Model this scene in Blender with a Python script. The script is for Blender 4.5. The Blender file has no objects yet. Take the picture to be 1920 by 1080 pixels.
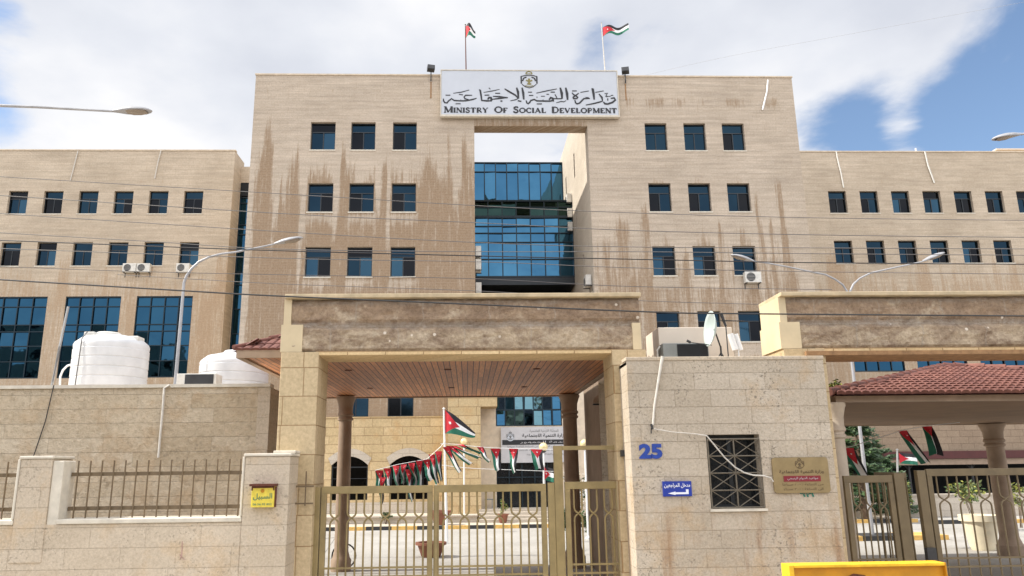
import bpy, bmesh, math, random
from mathutils import Vector, Matrix, noise
random.seed(7)
SC = bpy.context.scene
COL = SC.collection
R = math.radians

# ------------------------------------------------------------------ camera
FPX, PX, PY, CAMZ = 1438.0, 925.0, 540.0, 2.5
_p, _y, _r = R(13.3), R(2.0), R(0.7)
_f = Vector((math.sin(_y)*math.cos(_p), math.cos(_y)*math.cos(_p), math.sin(_p)))
_r0 = Vector((math.cos(_y), -math.sin(_y), 0)); _u0 = _r0.cross(_f)
_rt = _r0*math.cos(_r) - _u0*math.sin(_r); _up = _u0*math.cos(_r) + _r0*math.sin(_r)
cam = bpy.data.cameras.new('camera'); cam.lens = FPX/1920*36; cam.sensor_width = 36
cam.shift_x = (960-PX)/1920; cam.clip_end = 3000; cam.clip_start = 0.05
camo = bpy.data.objects.new('camera', cam); COL.objects.link(camo)
camo.matrix_world = Matrix(((_rt.x, _up.x, -_f.x, 0), (_rt.y, _up.y, -_f.y, 0), (_rt.z, _up.z, -_f.z, CAMZ), (0, 0, 0, 1)))
SC.camera = camo

def ray(x, y): return _f + _rt*((x-PX)/FPX) + _up*(-(y-PY)/FPX)
def at(x, y, Y):
    v = ray(x, y); return Vector((0, 0, CAMZ)) + v*(Y/v.y)

# ------------------------------------------------------------------ world, sun, exposure
SUN_EL, SUN_AZ = R(43.4), R(-89.4)      # azimuth from +Y towards +X : sun stands to the left, grazing the facades
sundir = Vector((math.sin(SUN_AZ)*math.cos(SUN_EL), math.cos(SUN_AZ)*math.cos(SUN_EL), math.sin(SUN_EL)))
SC.view_settings.view_transform = 'Standard'; SC.view_settings.look = 'None'
SC.view_settings.exposure = 0.33; SC.view_settings.gamma = 1.0
world = bpy.data.worlds.new('World'); SC.world = world; world.use_nodes = True
nt = world.node_tree; nt.nodes.clear()
def N(t, k, **kw):
    n = t.nodes.new(k)
    for a, b in kw.items(): setattr(n, a, b)
    return n
def L(t, a, b): t.links.new(a, b)
def val(t, op, a, b=None, c=None, clamp=False):
    n = N(t, 'ShaderNodeMath', operation=op); n.use_clamp = clamp
    for i, v in enumerate((a, b, c)):
        if v is None: continue
        if hasattr(v, 'is_linked'): L(t, v, n.inputs[i])
        else: n.inputs[i].default_value = v
    return n.outputs[0]
def ramp(t, fac, stops, interp='LINEAR'):
    n = N(t, 'ShaderNodeValToRGB'); L(t, fac, n.inputs[0]); cr = n.color_ramp; cr.interpolation = interp
    while len(cr.elements) < len(stops): cr.elements.new(0.5)
    for e, (p, c) in zip(cr.elements, stops):
        e.position = p; e.color = (*c, 1) if not isinstance(c, (int, float)) else (c, c, c, 1)
    return n.outputs[0]
def mix(t, fac, a, b, mode='MIX'):
    n = N(t, 'ShaderNodeMix', data_type='RGBA', blend_type=mode)
    for s, v in ((0, fac), (6, a), (7, b)):
        if hasattr(v, 'is_linked'): L(t, v, n.inputs[s])
        elif s == 0: n.inputs[0].default_value = v
        else: n.inputs[s].default_value = (*v, 1)
    return n.outputs[2]
out = N(nt, 'ShaderNodeOutputWorld'); bg = N(nt, 'ShaderNodeBackground'); L(nt, bg.outputs[0], out.inputs[0])
sky = N(nt, 'ShaderNodeTexSky', sky_type='NISHITA'); sky.sun_disc = False
sky.sun_elevation = SUN_EL; sky.sun_rotation = SUN_AZ; sky.air_density = 1.0; sky.dust_density = 0.6; sky.ozone_density = 1.5
tc = N(nt, 'ShaderNodeTexCoord'); dirv = tc.outputs['Generated']
# clouds: noise on a flat layer high above (direction / height)
sp = N(nt, 'ShaderNodeSeparateXYZ'); L(nt, dirv, sp.inputs[0])
zz = val(nt, 'ADD', val(nt, 'MAXIMUM', sp.outputs[2], 0.0), 0.22)
cu = val(nt, 'DIVIDE', sp.outputs[0], zz); cv = val(nt, 'DIVIDE', sp.outputs[1], zz)
cb = N(nt, 'ShaderNodeCombineXYZ'); L(nt, cu, cb.inputs[0]); L(nt, cv, cb.inputs[1])
n1 = N(nt, 'ShaderNodeTexNoise'); L(nt, cb.outputs[0], n1.inputs['Vector']); n1.inputs['Scale'].default_value = 2.6
n1.inputs['Detail'].default_value = 9; n1.inputs['Roughness'].default_value = 0.56; n1.inputs['Distortion'].default_value = 0.25
def bump_at(x, y, deg, gain):
    v = ray(x, y).normalized()
    d = N(nt, 'ShaderNodeVectorMath', operation='DOT_PRODUCT'); L(nt, dirv, d.inputs[0]); d.inputs[1].default_value = v
    a = val(nt, 'ARCCOSINE', val(nt, 'MINIMUM', d.outputs['Value'], 1.0))
    m = N(nt, 'ShaderNodeMapRange', interpolation_type='SMOOTHSTEP'); L(nt, a, m.inputs[0])
    m.inputs[1].default_value = 0; m.inputs[2].default_value = R(deg); m.inputs[3].default_value = gain; m.inputs[4].default_value = 0
    return m.outputs[0]
tot = None
for b in [(1980, 175, 10, .32), (1570, 215, 6.5, .34), (1900, 60, 5, .22), (1830, 235, 6, .30), (1115, 65, 3.4, .20), (-10, 190, 5, .32), (10, 20, 5, .20), (1690, 215, 2.4, -.12), (1700, 265, 3.2, -.16), (1900, 120, 2.6, -.16),
          (1400, 60, 11, -.12), (400, 120, 20, -.22), (800, 60, 14, -.14)]:
    o_ = bump_at(*b); tot = o_ if tot is None else val(nt, 'ADD', tot, o_)
behind = N(nt, 'ShaderNodeMapRange', interpolation_type='SMOOTHSTEP'); L(nt, sp.outputs[1], behind.inputs[0])
behind.inputs[1].default_value = 0.0; behind.inputs[2].default_value = -0.5; behind.inputs[3].default_value = 0.0; behind.inputs[4].default_value = -0.25
tot = val(nt, 'ADD', tot, behind.outputs[0])
blue = val(nt, 'ADD', val(nt, 'SUBTRACT', tot, val(nt, 'MULTIPLY', n1.outputs[0], 1.25)), 0.0)
bm = N(nt, 'ShaderNodeMapRange', interpolation_type='SMOOTHSTEP'); L(nt, blue, bm.inputs[0])
bm.inputs[1].default_value = -0.58; bm.inputs[2].default_value = -0.30
n2 = N(nt, 'ShaderNodeTexNoise'); L(nt, cb.outputs[0], n2.inputs['Vector']); n2.inputs['Scale'].default_value = 1.7
n2.inputs['Detail'].default_value = 9; n2.inputs['Roughness'].default_value = 0.5
cloudcol = ramp(nt, n2.outputs[0], [(0.36, (0.56, 0.585, 0.65)), (0.48, (0.66, 0.68, 0.73)), (0.60, (0.80, 0.80, 0.815))])
# unseen cloud overhead and opposite the facades is brightened, added fill for shaded walls
hz = N(nt, 'ShaderNodeMapRange'); L(nt, sp.outputs[2], hz.inputs[0]); hz.inputs[1].default_value = 0.55; hz.inputs[2].default_value = 0.95
hz.inputs[3].default_value = 0.0; hz.inputs[4].default_value = 0.7
bh = N(nt, 'ShaderNodeMapRange', interpolation_type='SMOOTHSTEP'); L(nt, sp.outputs[1], bh.inputs[0]); bh.inputs[1].default_value = 0.1; bh.inputs[2].default_value = -0.4
bh.inputs[3].default_value = 0.0; bh.inputs[4].default_value = 1.05
gain = val(nt, 'ADD', val(nt, 'ADD', hz.outputs[0], bh.outputs[0]), 1.0)
vs = N(nt, 'ShaderNodeVectorMath', operation='SCALE'); L(nt, cloudcol, vs.inputs[0]); L(nt, gain, vs.inputs['Scale'])
vk = N(nt, 'ShaderNodeVectorMath', operation='SCALE'); L(nt, sky.outputs[0], vk.inputs[0]); vk.inputs['Scale'].default_value = 0.15
L(nt, mix(nt, bm.outputs[0], vs.outputs[0], vk.outputs[0]), bg.inputs[0]); bg.inputs[1].default_value = 1.0
sl = bpy.data.lights.new('sun', 'SUN'); sl.energy = 4.8; sl.angle = R(0.5); sl.color = (1.0, 0.95, 0.86)
so = bpy.data.objects.new('sun', sl); COL.objects.link(so); so.rotation_euler = sundir.to_track_quat('Z', 'Y').to_euler()

# ------------------------------------------------------------------ materials
def lin(c): return tuple(((v/255)/12.92 if v/255 <= .04045 else ((v/255+.055)/1.055)**2.4) for v in c)
MATS = {}
def newmat(name, rough=0.8, metal=0.0):
    m = bpy.data.materials.new(name); m.use_nodes = True; t = m.node_tree
    b = t.nodes['Principled BSDF']; b.inputs['Roughness'].default_value = rough; b.inputs['Metallic'].default_value = metal
    MATS[name] = m
    return m, t, b
def worlduv(t):
    g = N(t, 'ShaderNodeNewGeometry'); s = N(t, 'ShaderNodeSeparateXYZ'); L(t, g.outputs['Position'], s.inputs[0])
    c = N(t, 'ShaderNodeCombineXYZ'); L(t, val(t, 'ADD', s.outputs[0], s.outputs[1]), c.inputs[0]); L(t, s.outputs[2], c.inputs[1])
    return g.outputs['Position'], c.outputs[0]
def noi(t, vec, scale, detail=4, rough=.5, stretch=None, dist=0):
    if stretch:
        m = N(t, 'ShaderNodeMapping'); L(t, vec, m.inputs[0]); m.inputs['Scale'].default_value = stretch; vec = m.outputs[0]
    n = N(t, 'ShaderNodeTexNoise'); L(t, vec, n.inputs['Vector']); n.inputs['Scale'].default_value = scale
    n.inputs['Detail'].default_value = detail; n.inputs['Roughness'].default_value = rough; n.inputs['Distortion'].default_value = dist
    return n.outputs[0]
def plain(name, col, rough=0.6, metal=0.0, var=0.08, scale=3.0, bump=0.0, spec=None):
    m, t, b = newmat(name, rough, metal)
    g = N(t, 'ShaderNodeNewGeometry'); n = noi(t, g.outputs['Position'], scale, 5, .6)
    f = N(t, 'ShaderNodeMapRange'); L(t, n, f.inputs[0]); f.inputs[1].default_value = .3; f.inputs[2].default_value = .7
    f.inputs[3].default_value = 1-var; f.inputs[4].default_value = 1+var
    s = N(t, 'ShaderNodeVectorMath', operation='SCALE'); s.inputs[0].default_value = col; L(t, f.outputs[0], s.inputs['Scale'])
    L(t, s.outputs[0], b.inputs['Base Color'])
    if bump:
        bp = N(t, 'ShaderNodeBump'); bp.inputs['Strength'].default_value = bump; bp.inputs['Distance'].default_value = .02; L(t, n, bp.inputs['Height']); L(t, bp.outputs[0], b.inputs['Normal'])
    if spec is not None: b.inputs['Specular IOR Level'].default_value = spec
    return m
def stone(name, c1, c2, mortar, bw, bh, ms, blotch=.25, rough_bump=.4, fine=30, stain=None, speck=0.0, course_var=0.0, warm=None, bdist=.02, drip=None):
    m, t, b = newmat(name, 0.9); b.inputs['Specular IOR Level'].default_value = .2
    pos, uv = worlduv(t)
    br = N(t, 'ShaderNodeTexBrick'); L(t, uv, br.inputs['Vector'])
    br.inputs['Scale'].default_value = 1; br.inputs['Brick Width'].default_value = bw; br.inputs['Row Height'].default_value = bh
    br.inputs['Mortar Size'].default_value = ms; br.inputs['Mortar Smooth'].default_value = .3; br.offset = .43; br.offset_frequency = 2; br.squash = 1.35; br.squash_frequency = 3
    br.inputs['Color1'].default_value = (*c1, 1); br.inputs['Color2'].default_value = (*c2, 1); br.inputs['Mortar'].default_value = (*mortar, 1)
    col = br.outputs['Color']
    if course_var:
        rn = noi(t, uv, 1.0, 2, .5, (.35, 1/bh*0.9, 1))
        col = mix(t, 1.0, col, ramp(t, rn, [(.3, 1-course_var), (.7, 1+course_var*.4)]), 'MULTIPLY')
    big = noi(t, pos, .45, 5, .6)
    col = mix(t, 1.0, col, ramp(t, big, [(.3, (1-blotch, 1-blotch*1.08, 1-blotch*1.2)), (.7, (1.04, 1.04, 1.04))]), 'MULTIPLY')
    if warm:
        wn = noi(t, pos, 1.3, 6, .65); col = mix(t, ramp(t, wn, [(.52, 0), (.68, .8)]), col, warm)
    if stain:
        a = N(t, 'ShaderNodeAttribute', attribute_name='stain')
        dn = noi(t, uv, 1.0, 7, .75, (7.0, .45, 1)); fn = noi(t, uv, 6, 4, .6)
        e = val(t, 'ADD', a.outputs['Fac'], val(t, 'MULTIPLY', val(t, 'SUBTRACT', dn, .5), 2.4))
        e = val(t, 'ADD', e, val(t, 'MULTIPLY', val(t, 'SUBTRACT', fn, .5), .5))
        sn_ = noi(t, uv, 1.0, 7, .7, (16.0, .55, 1)); e = val(t, 'ADD', e, val(t, 'MULTIPLY', val(t, 'SUBTRACT', sn_, .5), 1.5))
        fac = N(t, 'ShaderNodeMapRange', interpolation_type='SMOOTHSTEP'); L(t, e, fac.inputs[0]); fac.inputs[1].default_value = .22; fac.inputs[2].default_value = .88; fac.inputs[4].default_value = .95
        st = mix(t, fn, stain[0], stain[1])
        st = mix(t, 1.0, st, mix(t, .75, (1, 1, 1), br.outputs['Fac']), 'MULTIPLY') if False else st
        col = mix(t, fac.outputs[0], col, st)
        col = mix(t, val(t, 'MULTIPLY', br.outputs['Fac'], .35), col, mortar)
    if drip:
        sz = N(t, 'ShaderNodeSeparateXYZ'); L(t, pos, sz.inputs[0]); dm = noi(t, uv, 1.0, 6, .62, (3.2, .55, 1), .3)
        zf = N(t, 'ShaderNodeMapRange', interpolation_type='SMOOTHSTEP'); L(t, sz.outputs[2], zf.inputs[0]); zf.inputs[1].default_value = drip[0]; zf.inputs[2].default_value = drip[0]-.9
        col = mix(t, val(t, 'MULTIPLY', ramp(t, dm, [(.50, 0), (.66, .8)]), zf.outputs[0]), col, drip[1])
    fn2 = noi(t, pos, fine, 5, .7)
    col = mix(t, 1.0, col, ramp(t, fn2, [(.3, (.80, .79, .77)), (.7, (1.12, 1.12, 1.12))]), 'MULTIPLY')
    if speck:
        sn = noi(t, pos, fine*.8, 3, .6); msk = noi(t, pos, 1.6, 3, .5)
        f2 = val(t, 'MULTIPLY', ramp(t, sn, [(.56, 0), (.66, 1)]), ramp(t, msk, [(.47, 0), (.6, speck)]))
        col = mix(t, f2, col, tuple(v*.42 for v in c1))
    L(t, col, b.inputs['Base Color'])
    h = val(t, 'SUBTRACT', val(t, 'MULTIPLY', fn2, rough_bump), val(t, 'MULTIPLY', br.outputs['Fac'], .22 if stain else .45))
    bp = N(t, 'ShaderNodeBump'); bp.inputs['Strength'].default_value = 1; bp.inputs['Distance'].default_value = bdist; L(t, h, bp.inputs['Height']); L(t, bp.outputs[0], b.inputs['Normal'])
    return m
FAC_L = (.525, .440, .352); FAC_L2 = (.56, .475, .385)
stone('facade_stone', FAC_L, FAC_L2, (.50, .42, .335), .37, .145,   .007, .13, .35, 14, stain=((.35, .255, .170), (.265, .182, .115)), course_var=.18, bdist=.02)
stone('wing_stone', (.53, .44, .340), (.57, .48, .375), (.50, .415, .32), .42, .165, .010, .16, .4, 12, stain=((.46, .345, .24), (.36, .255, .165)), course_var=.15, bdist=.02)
stone('pale_stone', (.52, .46, .385), (.56, .50, .42), (.45, .39, .32), .8, .3, .006, .10, .3, 20)
stone('yellow_ashlar', (.56, .43, .245), (.64, .50, .30), (.36, .24, .13), .95, .42, .012, .16, .2, 12, warm=(.50, .33, .16))
stone('gatehouse_stone', (.54, .465, .37), (.60, .525, .43), (.47, .395, .305), .56, .262, .005, .18, .8, 34, speck=.9, warm=(.50, .37, .235), bdist=.02, drip=(2.2, (.34, .21, .12)))
stone('street_stone', (.56, .475, .37), (.61, .525, .42), (.51, .43, .33), .80, .29, .004, .16, .6, 30, speck=.6, warm=(.56, .42, .27), bdist=.015, drip=(1.5, (.40, .31, .21)))
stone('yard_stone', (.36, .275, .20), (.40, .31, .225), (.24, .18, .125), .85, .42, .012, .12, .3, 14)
stone('rough_wall_stone', (.58, .475, .34), (.72, .62, .48), (.54, .45, .34), .98, .262, .004, .18, 1.5, 13, speck=.5, warm=(.52, .38, .24), bdist=.035)
stone('smooth_yellow', (.68, .50, .275), (.74, .565, .33), (.42, .28, .15), .62, .55, .010, .14, .15, 20)
stone('pillar_stone', (.54, .42, .255), (.60, .48, .31), (.38, .25, .13), .56, .46, .007, .16, .15, 20)
plain('coping', (.60, .55, .46), .8, var=.12, scale=6, bump=.3)
plain('buff_plaster', (.60, .50, .38), .8, var=.15, scale=3, bump=.2)
plain('cream_plaster', (.60, .49, .315), .8, var=.10, scale=2, bump=.1)
plain('old_trim', (.50, .40, .255), .8, var=.2, scale=5, bump=.3)
plain('cream_paint', (.66, .57, .47), .6, var=.05, scale=2)
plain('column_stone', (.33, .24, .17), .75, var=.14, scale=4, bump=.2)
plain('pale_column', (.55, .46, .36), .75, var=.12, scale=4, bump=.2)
plain('gate_paint', (.26, .195, .085), .5, 0, var=.18, scale=5, bump=.05)
plain('dark_gate_paint', (.14, .102, .052), .5, 0, var=.16, scale=5, bump=.05)
plain('rail_paint', (.15, .105, .058), .6, 0, var=.2, scale=8)
plain('grille_paint', (.17, .145, .11), .5, .4, var=.2, scale=20)
plain('window_frame', (.030, .034, .038), .4, .5, var=.1)
plain('mullion', (.012, .025, .035), .35, .4, var=.1)
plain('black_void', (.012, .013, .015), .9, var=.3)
plain('dark_glass_doors', (.010, .013, .016), .12, 0, var=.3)
plain('white_plastic', (.62, .62, .62), .4, var=.09, scale=3)
plain('grimy_white', (.62, .60, .55), .5, var=.14, scale=6)
plain('grey_plastic', (.20, .21, .20), .5, var=.12, scale=6)
plain('white_paint', (.74, .74, .73), .4, var=.08, scale=4)
plain('lamp_paint', (.36, .36, .37), .4, .2, var=.14, scale=3)
plain('galvanised', (.42, .42, .41), .35, .6, var=.12, scale=5)
plain('sign_white', (.50, .53, .58), .5, var=.03, scale=1.2)
plain('banner_white', (.48, .47, .48), .6, var=.05, scale=3)
plain('black_ink', (.012, .012, .015), .5, var=.1)
plain('gold_ink', (.20, .17, .05), .5, var=.2, scale=12)
plain('blue_paint', (.012, .05, .30), .5, var=.25, scale=18)
plain('blue_enamel', (.015, .04, .30), .35, var=.1)
plain('white_ink', (.75, .77, .85), .5, var=.04)
plain('brass', (.34, .255, .13), .38, .55, var=.12, scale=7)
plain('brass_ink', (.10, .065, .03), .5, var=.1)
plain('red_band', (.20, .012, .022), .5, var=.1)
plain('green_ink', (.02, .16, .11), .5, var=.2)
plain('yellow_enamel', (.70, .56, .07), .45, var=.16, scale=14)
plain('rust', (.11, .035, .02), .9, var=.3, scale=25, bump=.3)
plain('rust_streak', (.30, .17, .08), .9, var=.3, scale=10)
plain('yellow_skip', (.80, .47, .02), .55, var=.22, scale=5)  # sunlit tone of the box paint, light put into the colour
plain('skip_shade_and_badge', (.52, .23, .006), .55, var=.25, scale=2.5)  # shaded tone of that paint, shade put into the colour; also badge orange
plain('flag_red', (.50, .012, .025), .7, var=.08)
plain('flag_black', (.012, .012, .016), .7, var=.1)
plain('flag_white', (.80, .80, .80), .7, var=.03)
plain('flag_green', (.012, .14, .085), .7, var=.08)
plain('cable_black', (.022, .022, .024), .6, var=.1)
plain('cable_grey', (.13, .125, .12), .6, var=.1)
plain('conduit', (.55, .52, .47), .6, var=.15, scale=12)
plain('courtyard_concrete_plain', (.50, .485, .455), .9, var=.10, scale=.9, bump=.1)
plain('asphalt', (.11, .105, .10), .92, var=.2, scale=2, bump=.3)
stone('courtyard_concrete', (.50, .485, .455), (.54, .525, .495), (.40, .385, .36), 3.2, 2.6, .02, .16, .2, 9)
plain('paving', (.46, .42, .36), .9, var=.15, scale=2.2, bump=.2)
plain('dry_soil', (.30, .25, .18), .95, var=.2, scale=.05)
plain('kerb_black', (.03, .03, .032), .7, var=.3, scale=8)
plain('kerb_yellow', (.68, .42, .12), .7, var=.2, scale=8)
plain('terracotta', (.22, .085, .05), .8, var=.15, scale=6)
plain('ivory', (.78, .70, .52), .6, var=.08, scale=5)
plain('trunk_bark', (.12, .08, .05), .95, var=.3, scale=9, bump=.5)
plain('gold_globe', (.80, .66, .36), .25, .2, var=.08)
plain('dark_metal', (.05, .05, .052), .45, .5, var=.2)
plain('red_fascia', (.085, .018, .016), .6, var=.15)
plain('lamp_glass', (.26, .21, .16), .25, var=.1)
plain('blinds', (.28, .27, .25), .8, var=.1)
plain('dish_white', (.42, .48, .46), .45, var=.05)
plain('far_block', (.42, .37, .31), .9, var=.15, scale=.5)
for nm, c in (('leaf_dark', (.028, .060, .022)), ('leaf_mid', (.055, .10, .028)), ('leaf_yellow', (.26, .27, .05)), ('leaf_olive', (.10, .12, .04))):
    plain(nm, c, .6, var=.45, scale=5)
# render coat stripped off: brown patched courses
def stripped():
    m, t, b = newmat('stripped_render', .95); b.inputs['Specular IOR Level'].default_value = .15; pos, uv = worlduv(t)
    sp_ = N(t, 'ShaderNodeSeparateXYZ'); L(t, pos, sp_.inputs[0])
    n = noi(t, pos, 1.9, 9, .7, (1, 1, 1.7), .6); n3 = noi(t, pos, 16, 6, .72); nw = noi(t, uv, 3.5, 5, .6)
    # upper course browner, lower course buff, irregular grey joint bands between and above
    h = val(t, 'ADD', sp_.outputs[2], val(t, 'MULTIPLY', val(t, 'SUBTRACT', nw, .5), .22))
    up = N(t, 'ShaderNodeMapRange', interpolation_type='SMOOTHSTEP'); L(t, h, up.inputs[0]); up.inputs[1].default_value = 4.66; up.inputs[2].default_value = 4.90
    base = mix(t, up.outputs[0], (.50, .40, .285), (.39, .285, .195))
    col = mix(t, ramp(t, n, [(.42, 0), (.62, .85)]), base, (.245, .172, .12))
    n5 = noi(t, pos, 2.7, 8, .68); col = mix(t, ramp(t, n5, [(.54, 0), (.70, .75)]), col, (.62, .52, .39))
    for zc, wd in ((4.845, .045), (5.24, .05)):
        d_ = val(t, 'ABSOLUTE', val(t, 'SUBTRACT', h, zc)); f_ = val(t, 'MULTIPLY', ramp(t, val(t, 'DIVIDE', d_, wd*2), [(.3, 1), (.9, 0)]), ramp(t, n3, [(.35, .3), (.6, 1)])); col = mix(t, val(t, 'MULTIPLY', f_, .7), col, (.27, .235, .20))
    br = N(t, 'ShaderNodeTexBrick'); br.inputs['Scale'].default_value = 1; br.inputs['Brick Width'].default_value = 1.1; br.inputs['Row Height'].default_value = .45; br.inputs['Mortar Size'].default_value = .022; br.inputs['Mortar Smooth'].default_value = 1; br.offset = .37
    mp = N(t, 'ShaderNodeMapping'); L(t, uv, mp.inputs[0]); mp.inputs['Location'].default_value = (.3, .10, 0); wob = N(t, 'ShaderNodeVectorMath', operation='ADD'); nn = N(t, 'ShaderNodeTexNoise'); L(t, uv, nn.inputs['Vector']); nn.inputs['Scale'].default_value = 6
    ws = N(t, 'ShaderNodeVectorMath', operation='SCALE'); L(t, nn.outputs['Color'], ws.inputs[0]); ws.inputs['Scale'].default_value = .05; L(t, mp.outputs[0], wob.inputs[0]); L(t, ws.outputs[0], wob.inputs[1]); L(t, wob.outputs[0], br.inputs['Vector'])
    col = mix(t, val(t, 'MULTIPLY', br.outputs['Fac'], .45), col, (.42, .37, .31))
    vo = N(t, 'ShaderNodeTexVoronoi'); L(t, pos, vo.inputs['Vector']); vo.inputs['Scale'].default_value = 3.1; sc_ = noi(t, pos, 1.1, 1, .5)
    col = mix(t, val(t, 'MULTIPLY', ramp(t, vo.outputs['Distance'], [(.065, 1), (.095, 0)]), ramp(t, sc_, [(.42, 0), (.5, 1)])), col, (.80, .72, .62))
    col = mix(t, 1, col, ramp(t, n3, [(.3, (.72, .70, .68)), (.7, (1.2, 1.2, 1.2))]), 'MULTIPLY')
    L(t, col, b.inputs['Base Color'])
    bp = N(t, 'ShaderNodeBump'); bp.inputs['Distance'].default_value = .035
    L(t, val(t, 'ADD', n3, n), bp.inputs['Height']); L(t, bp.outputs[0], b.inputs['Normal'])
stripped()
def wood():
    m, t, b = newmat('soffit_wood', .55); g = N(t, 'ShaderNodeNewGeometry'); s = N(t, 'ShaderNodeSeparateXYZ'); L(t, g.outputs['Position'], s.inputs[0])
    c = N(t, 'ShaderNodeCombineXYZ'); L(t, s.outputs[1], c.inputs[0]); L(t, s.outputs[0], c.inputs[1])
    br = N(t, 'ShaderNodeTexBrick'); L(t, c.outputs[0], br.inputs['Vector']); br.inputs['Scale'].default_value = 1; br.inputs['Brick Width'].default_value = 2.6
    br.inputs['Row Height'].default_value = .115; br.inputs['Mortar Size'].default_value = .008; br.inputs['Color1'].default_value = (.66, .27, .090, 1); br.inputs['Color2'].default_value = (.42, .155, .05, 1); br.inputs['Mortar'].default_value = (.06, .022, .012, 1)
    n = noi(t, g.outputs['Position'], 2.5, 5, .6, (12, 1, 1)); col = mix(t, 1, br.outputs['Color'], ramp(t, n, [(.3, .7), (.7, 1.2)]), 'MULTIPLY')
    L(t, col, b.inputs['Base Color'])
    bp = N(t, 'ShaderNodeBump'); bp.inputs['Distance'].default_value = .02; bp.invert = True; L(t, br.outputs['Fac'], bp.inputs['Height']); L(t, bp.outputs[0], b.inputs['Normal'])
wood()
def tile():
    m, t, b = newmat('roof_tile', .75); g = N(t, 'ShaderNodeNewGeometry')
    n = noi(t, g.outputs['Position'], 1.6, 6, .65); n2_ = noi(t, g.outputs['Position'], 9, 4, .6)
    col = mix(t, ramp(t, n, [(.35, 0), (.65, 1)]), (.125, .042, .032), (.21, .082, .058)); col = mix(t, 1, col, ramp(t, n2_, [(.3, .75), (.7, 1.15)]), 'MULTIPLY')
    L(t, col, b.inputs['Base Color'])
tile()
def glass(name, base, tint, r=.03, wav=.012, metal=.72):
    m, t, b = newmat(name, r, metal); g = N(t, 'ShaderNodeNewGeometry')
    n = noi(t, g.outputs['Position'], .8, 2, .5)
    L(t, mix(t, n, base, tint), b.inputs['Base Color'])
    n2_ = noi(t, g.outputs['Position'], 1.1, 2, .5)
    bp = N(t, 'ShaderNodeBump'); bp.inputs['Strength'].default_value = 1; bp.inputs['Distance'].default_value = wav; L(t, n2_, bp.inputs['Height']); L(t, bp.outputs[0], b.inputs['Normal'])
glass('curtain_glass', (.018, .058, .100), (.024, .075, .125), wav=.004, metal=1)
glass('upper_glass', (.030, .095, .165), (.052, .145, .235), wav=.006, metal=1)
glass('window_glass', (.011, .023, .036), (.017, .036, .054), .06, wav=.003, metal=1)
glass('window_glass_clear', (.022, .050, .078), (.034, .075, .11), .05, wav=.003, metal=1)
glass('window_glass_dark', (.010, .012, .015), (.019, .019, .020), .12, metal=1, wav=.002)
glass('bright_glass', (.07, .15, .18), (.13, .23, .27), .05, .02, metal=1)

glass('reflection_band_glass', (.014, .030, .028), (.024, .045, .040), wav=.004, metal=1)  # dark greenish row, an overhead reflection painted into the glass colour
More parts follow.
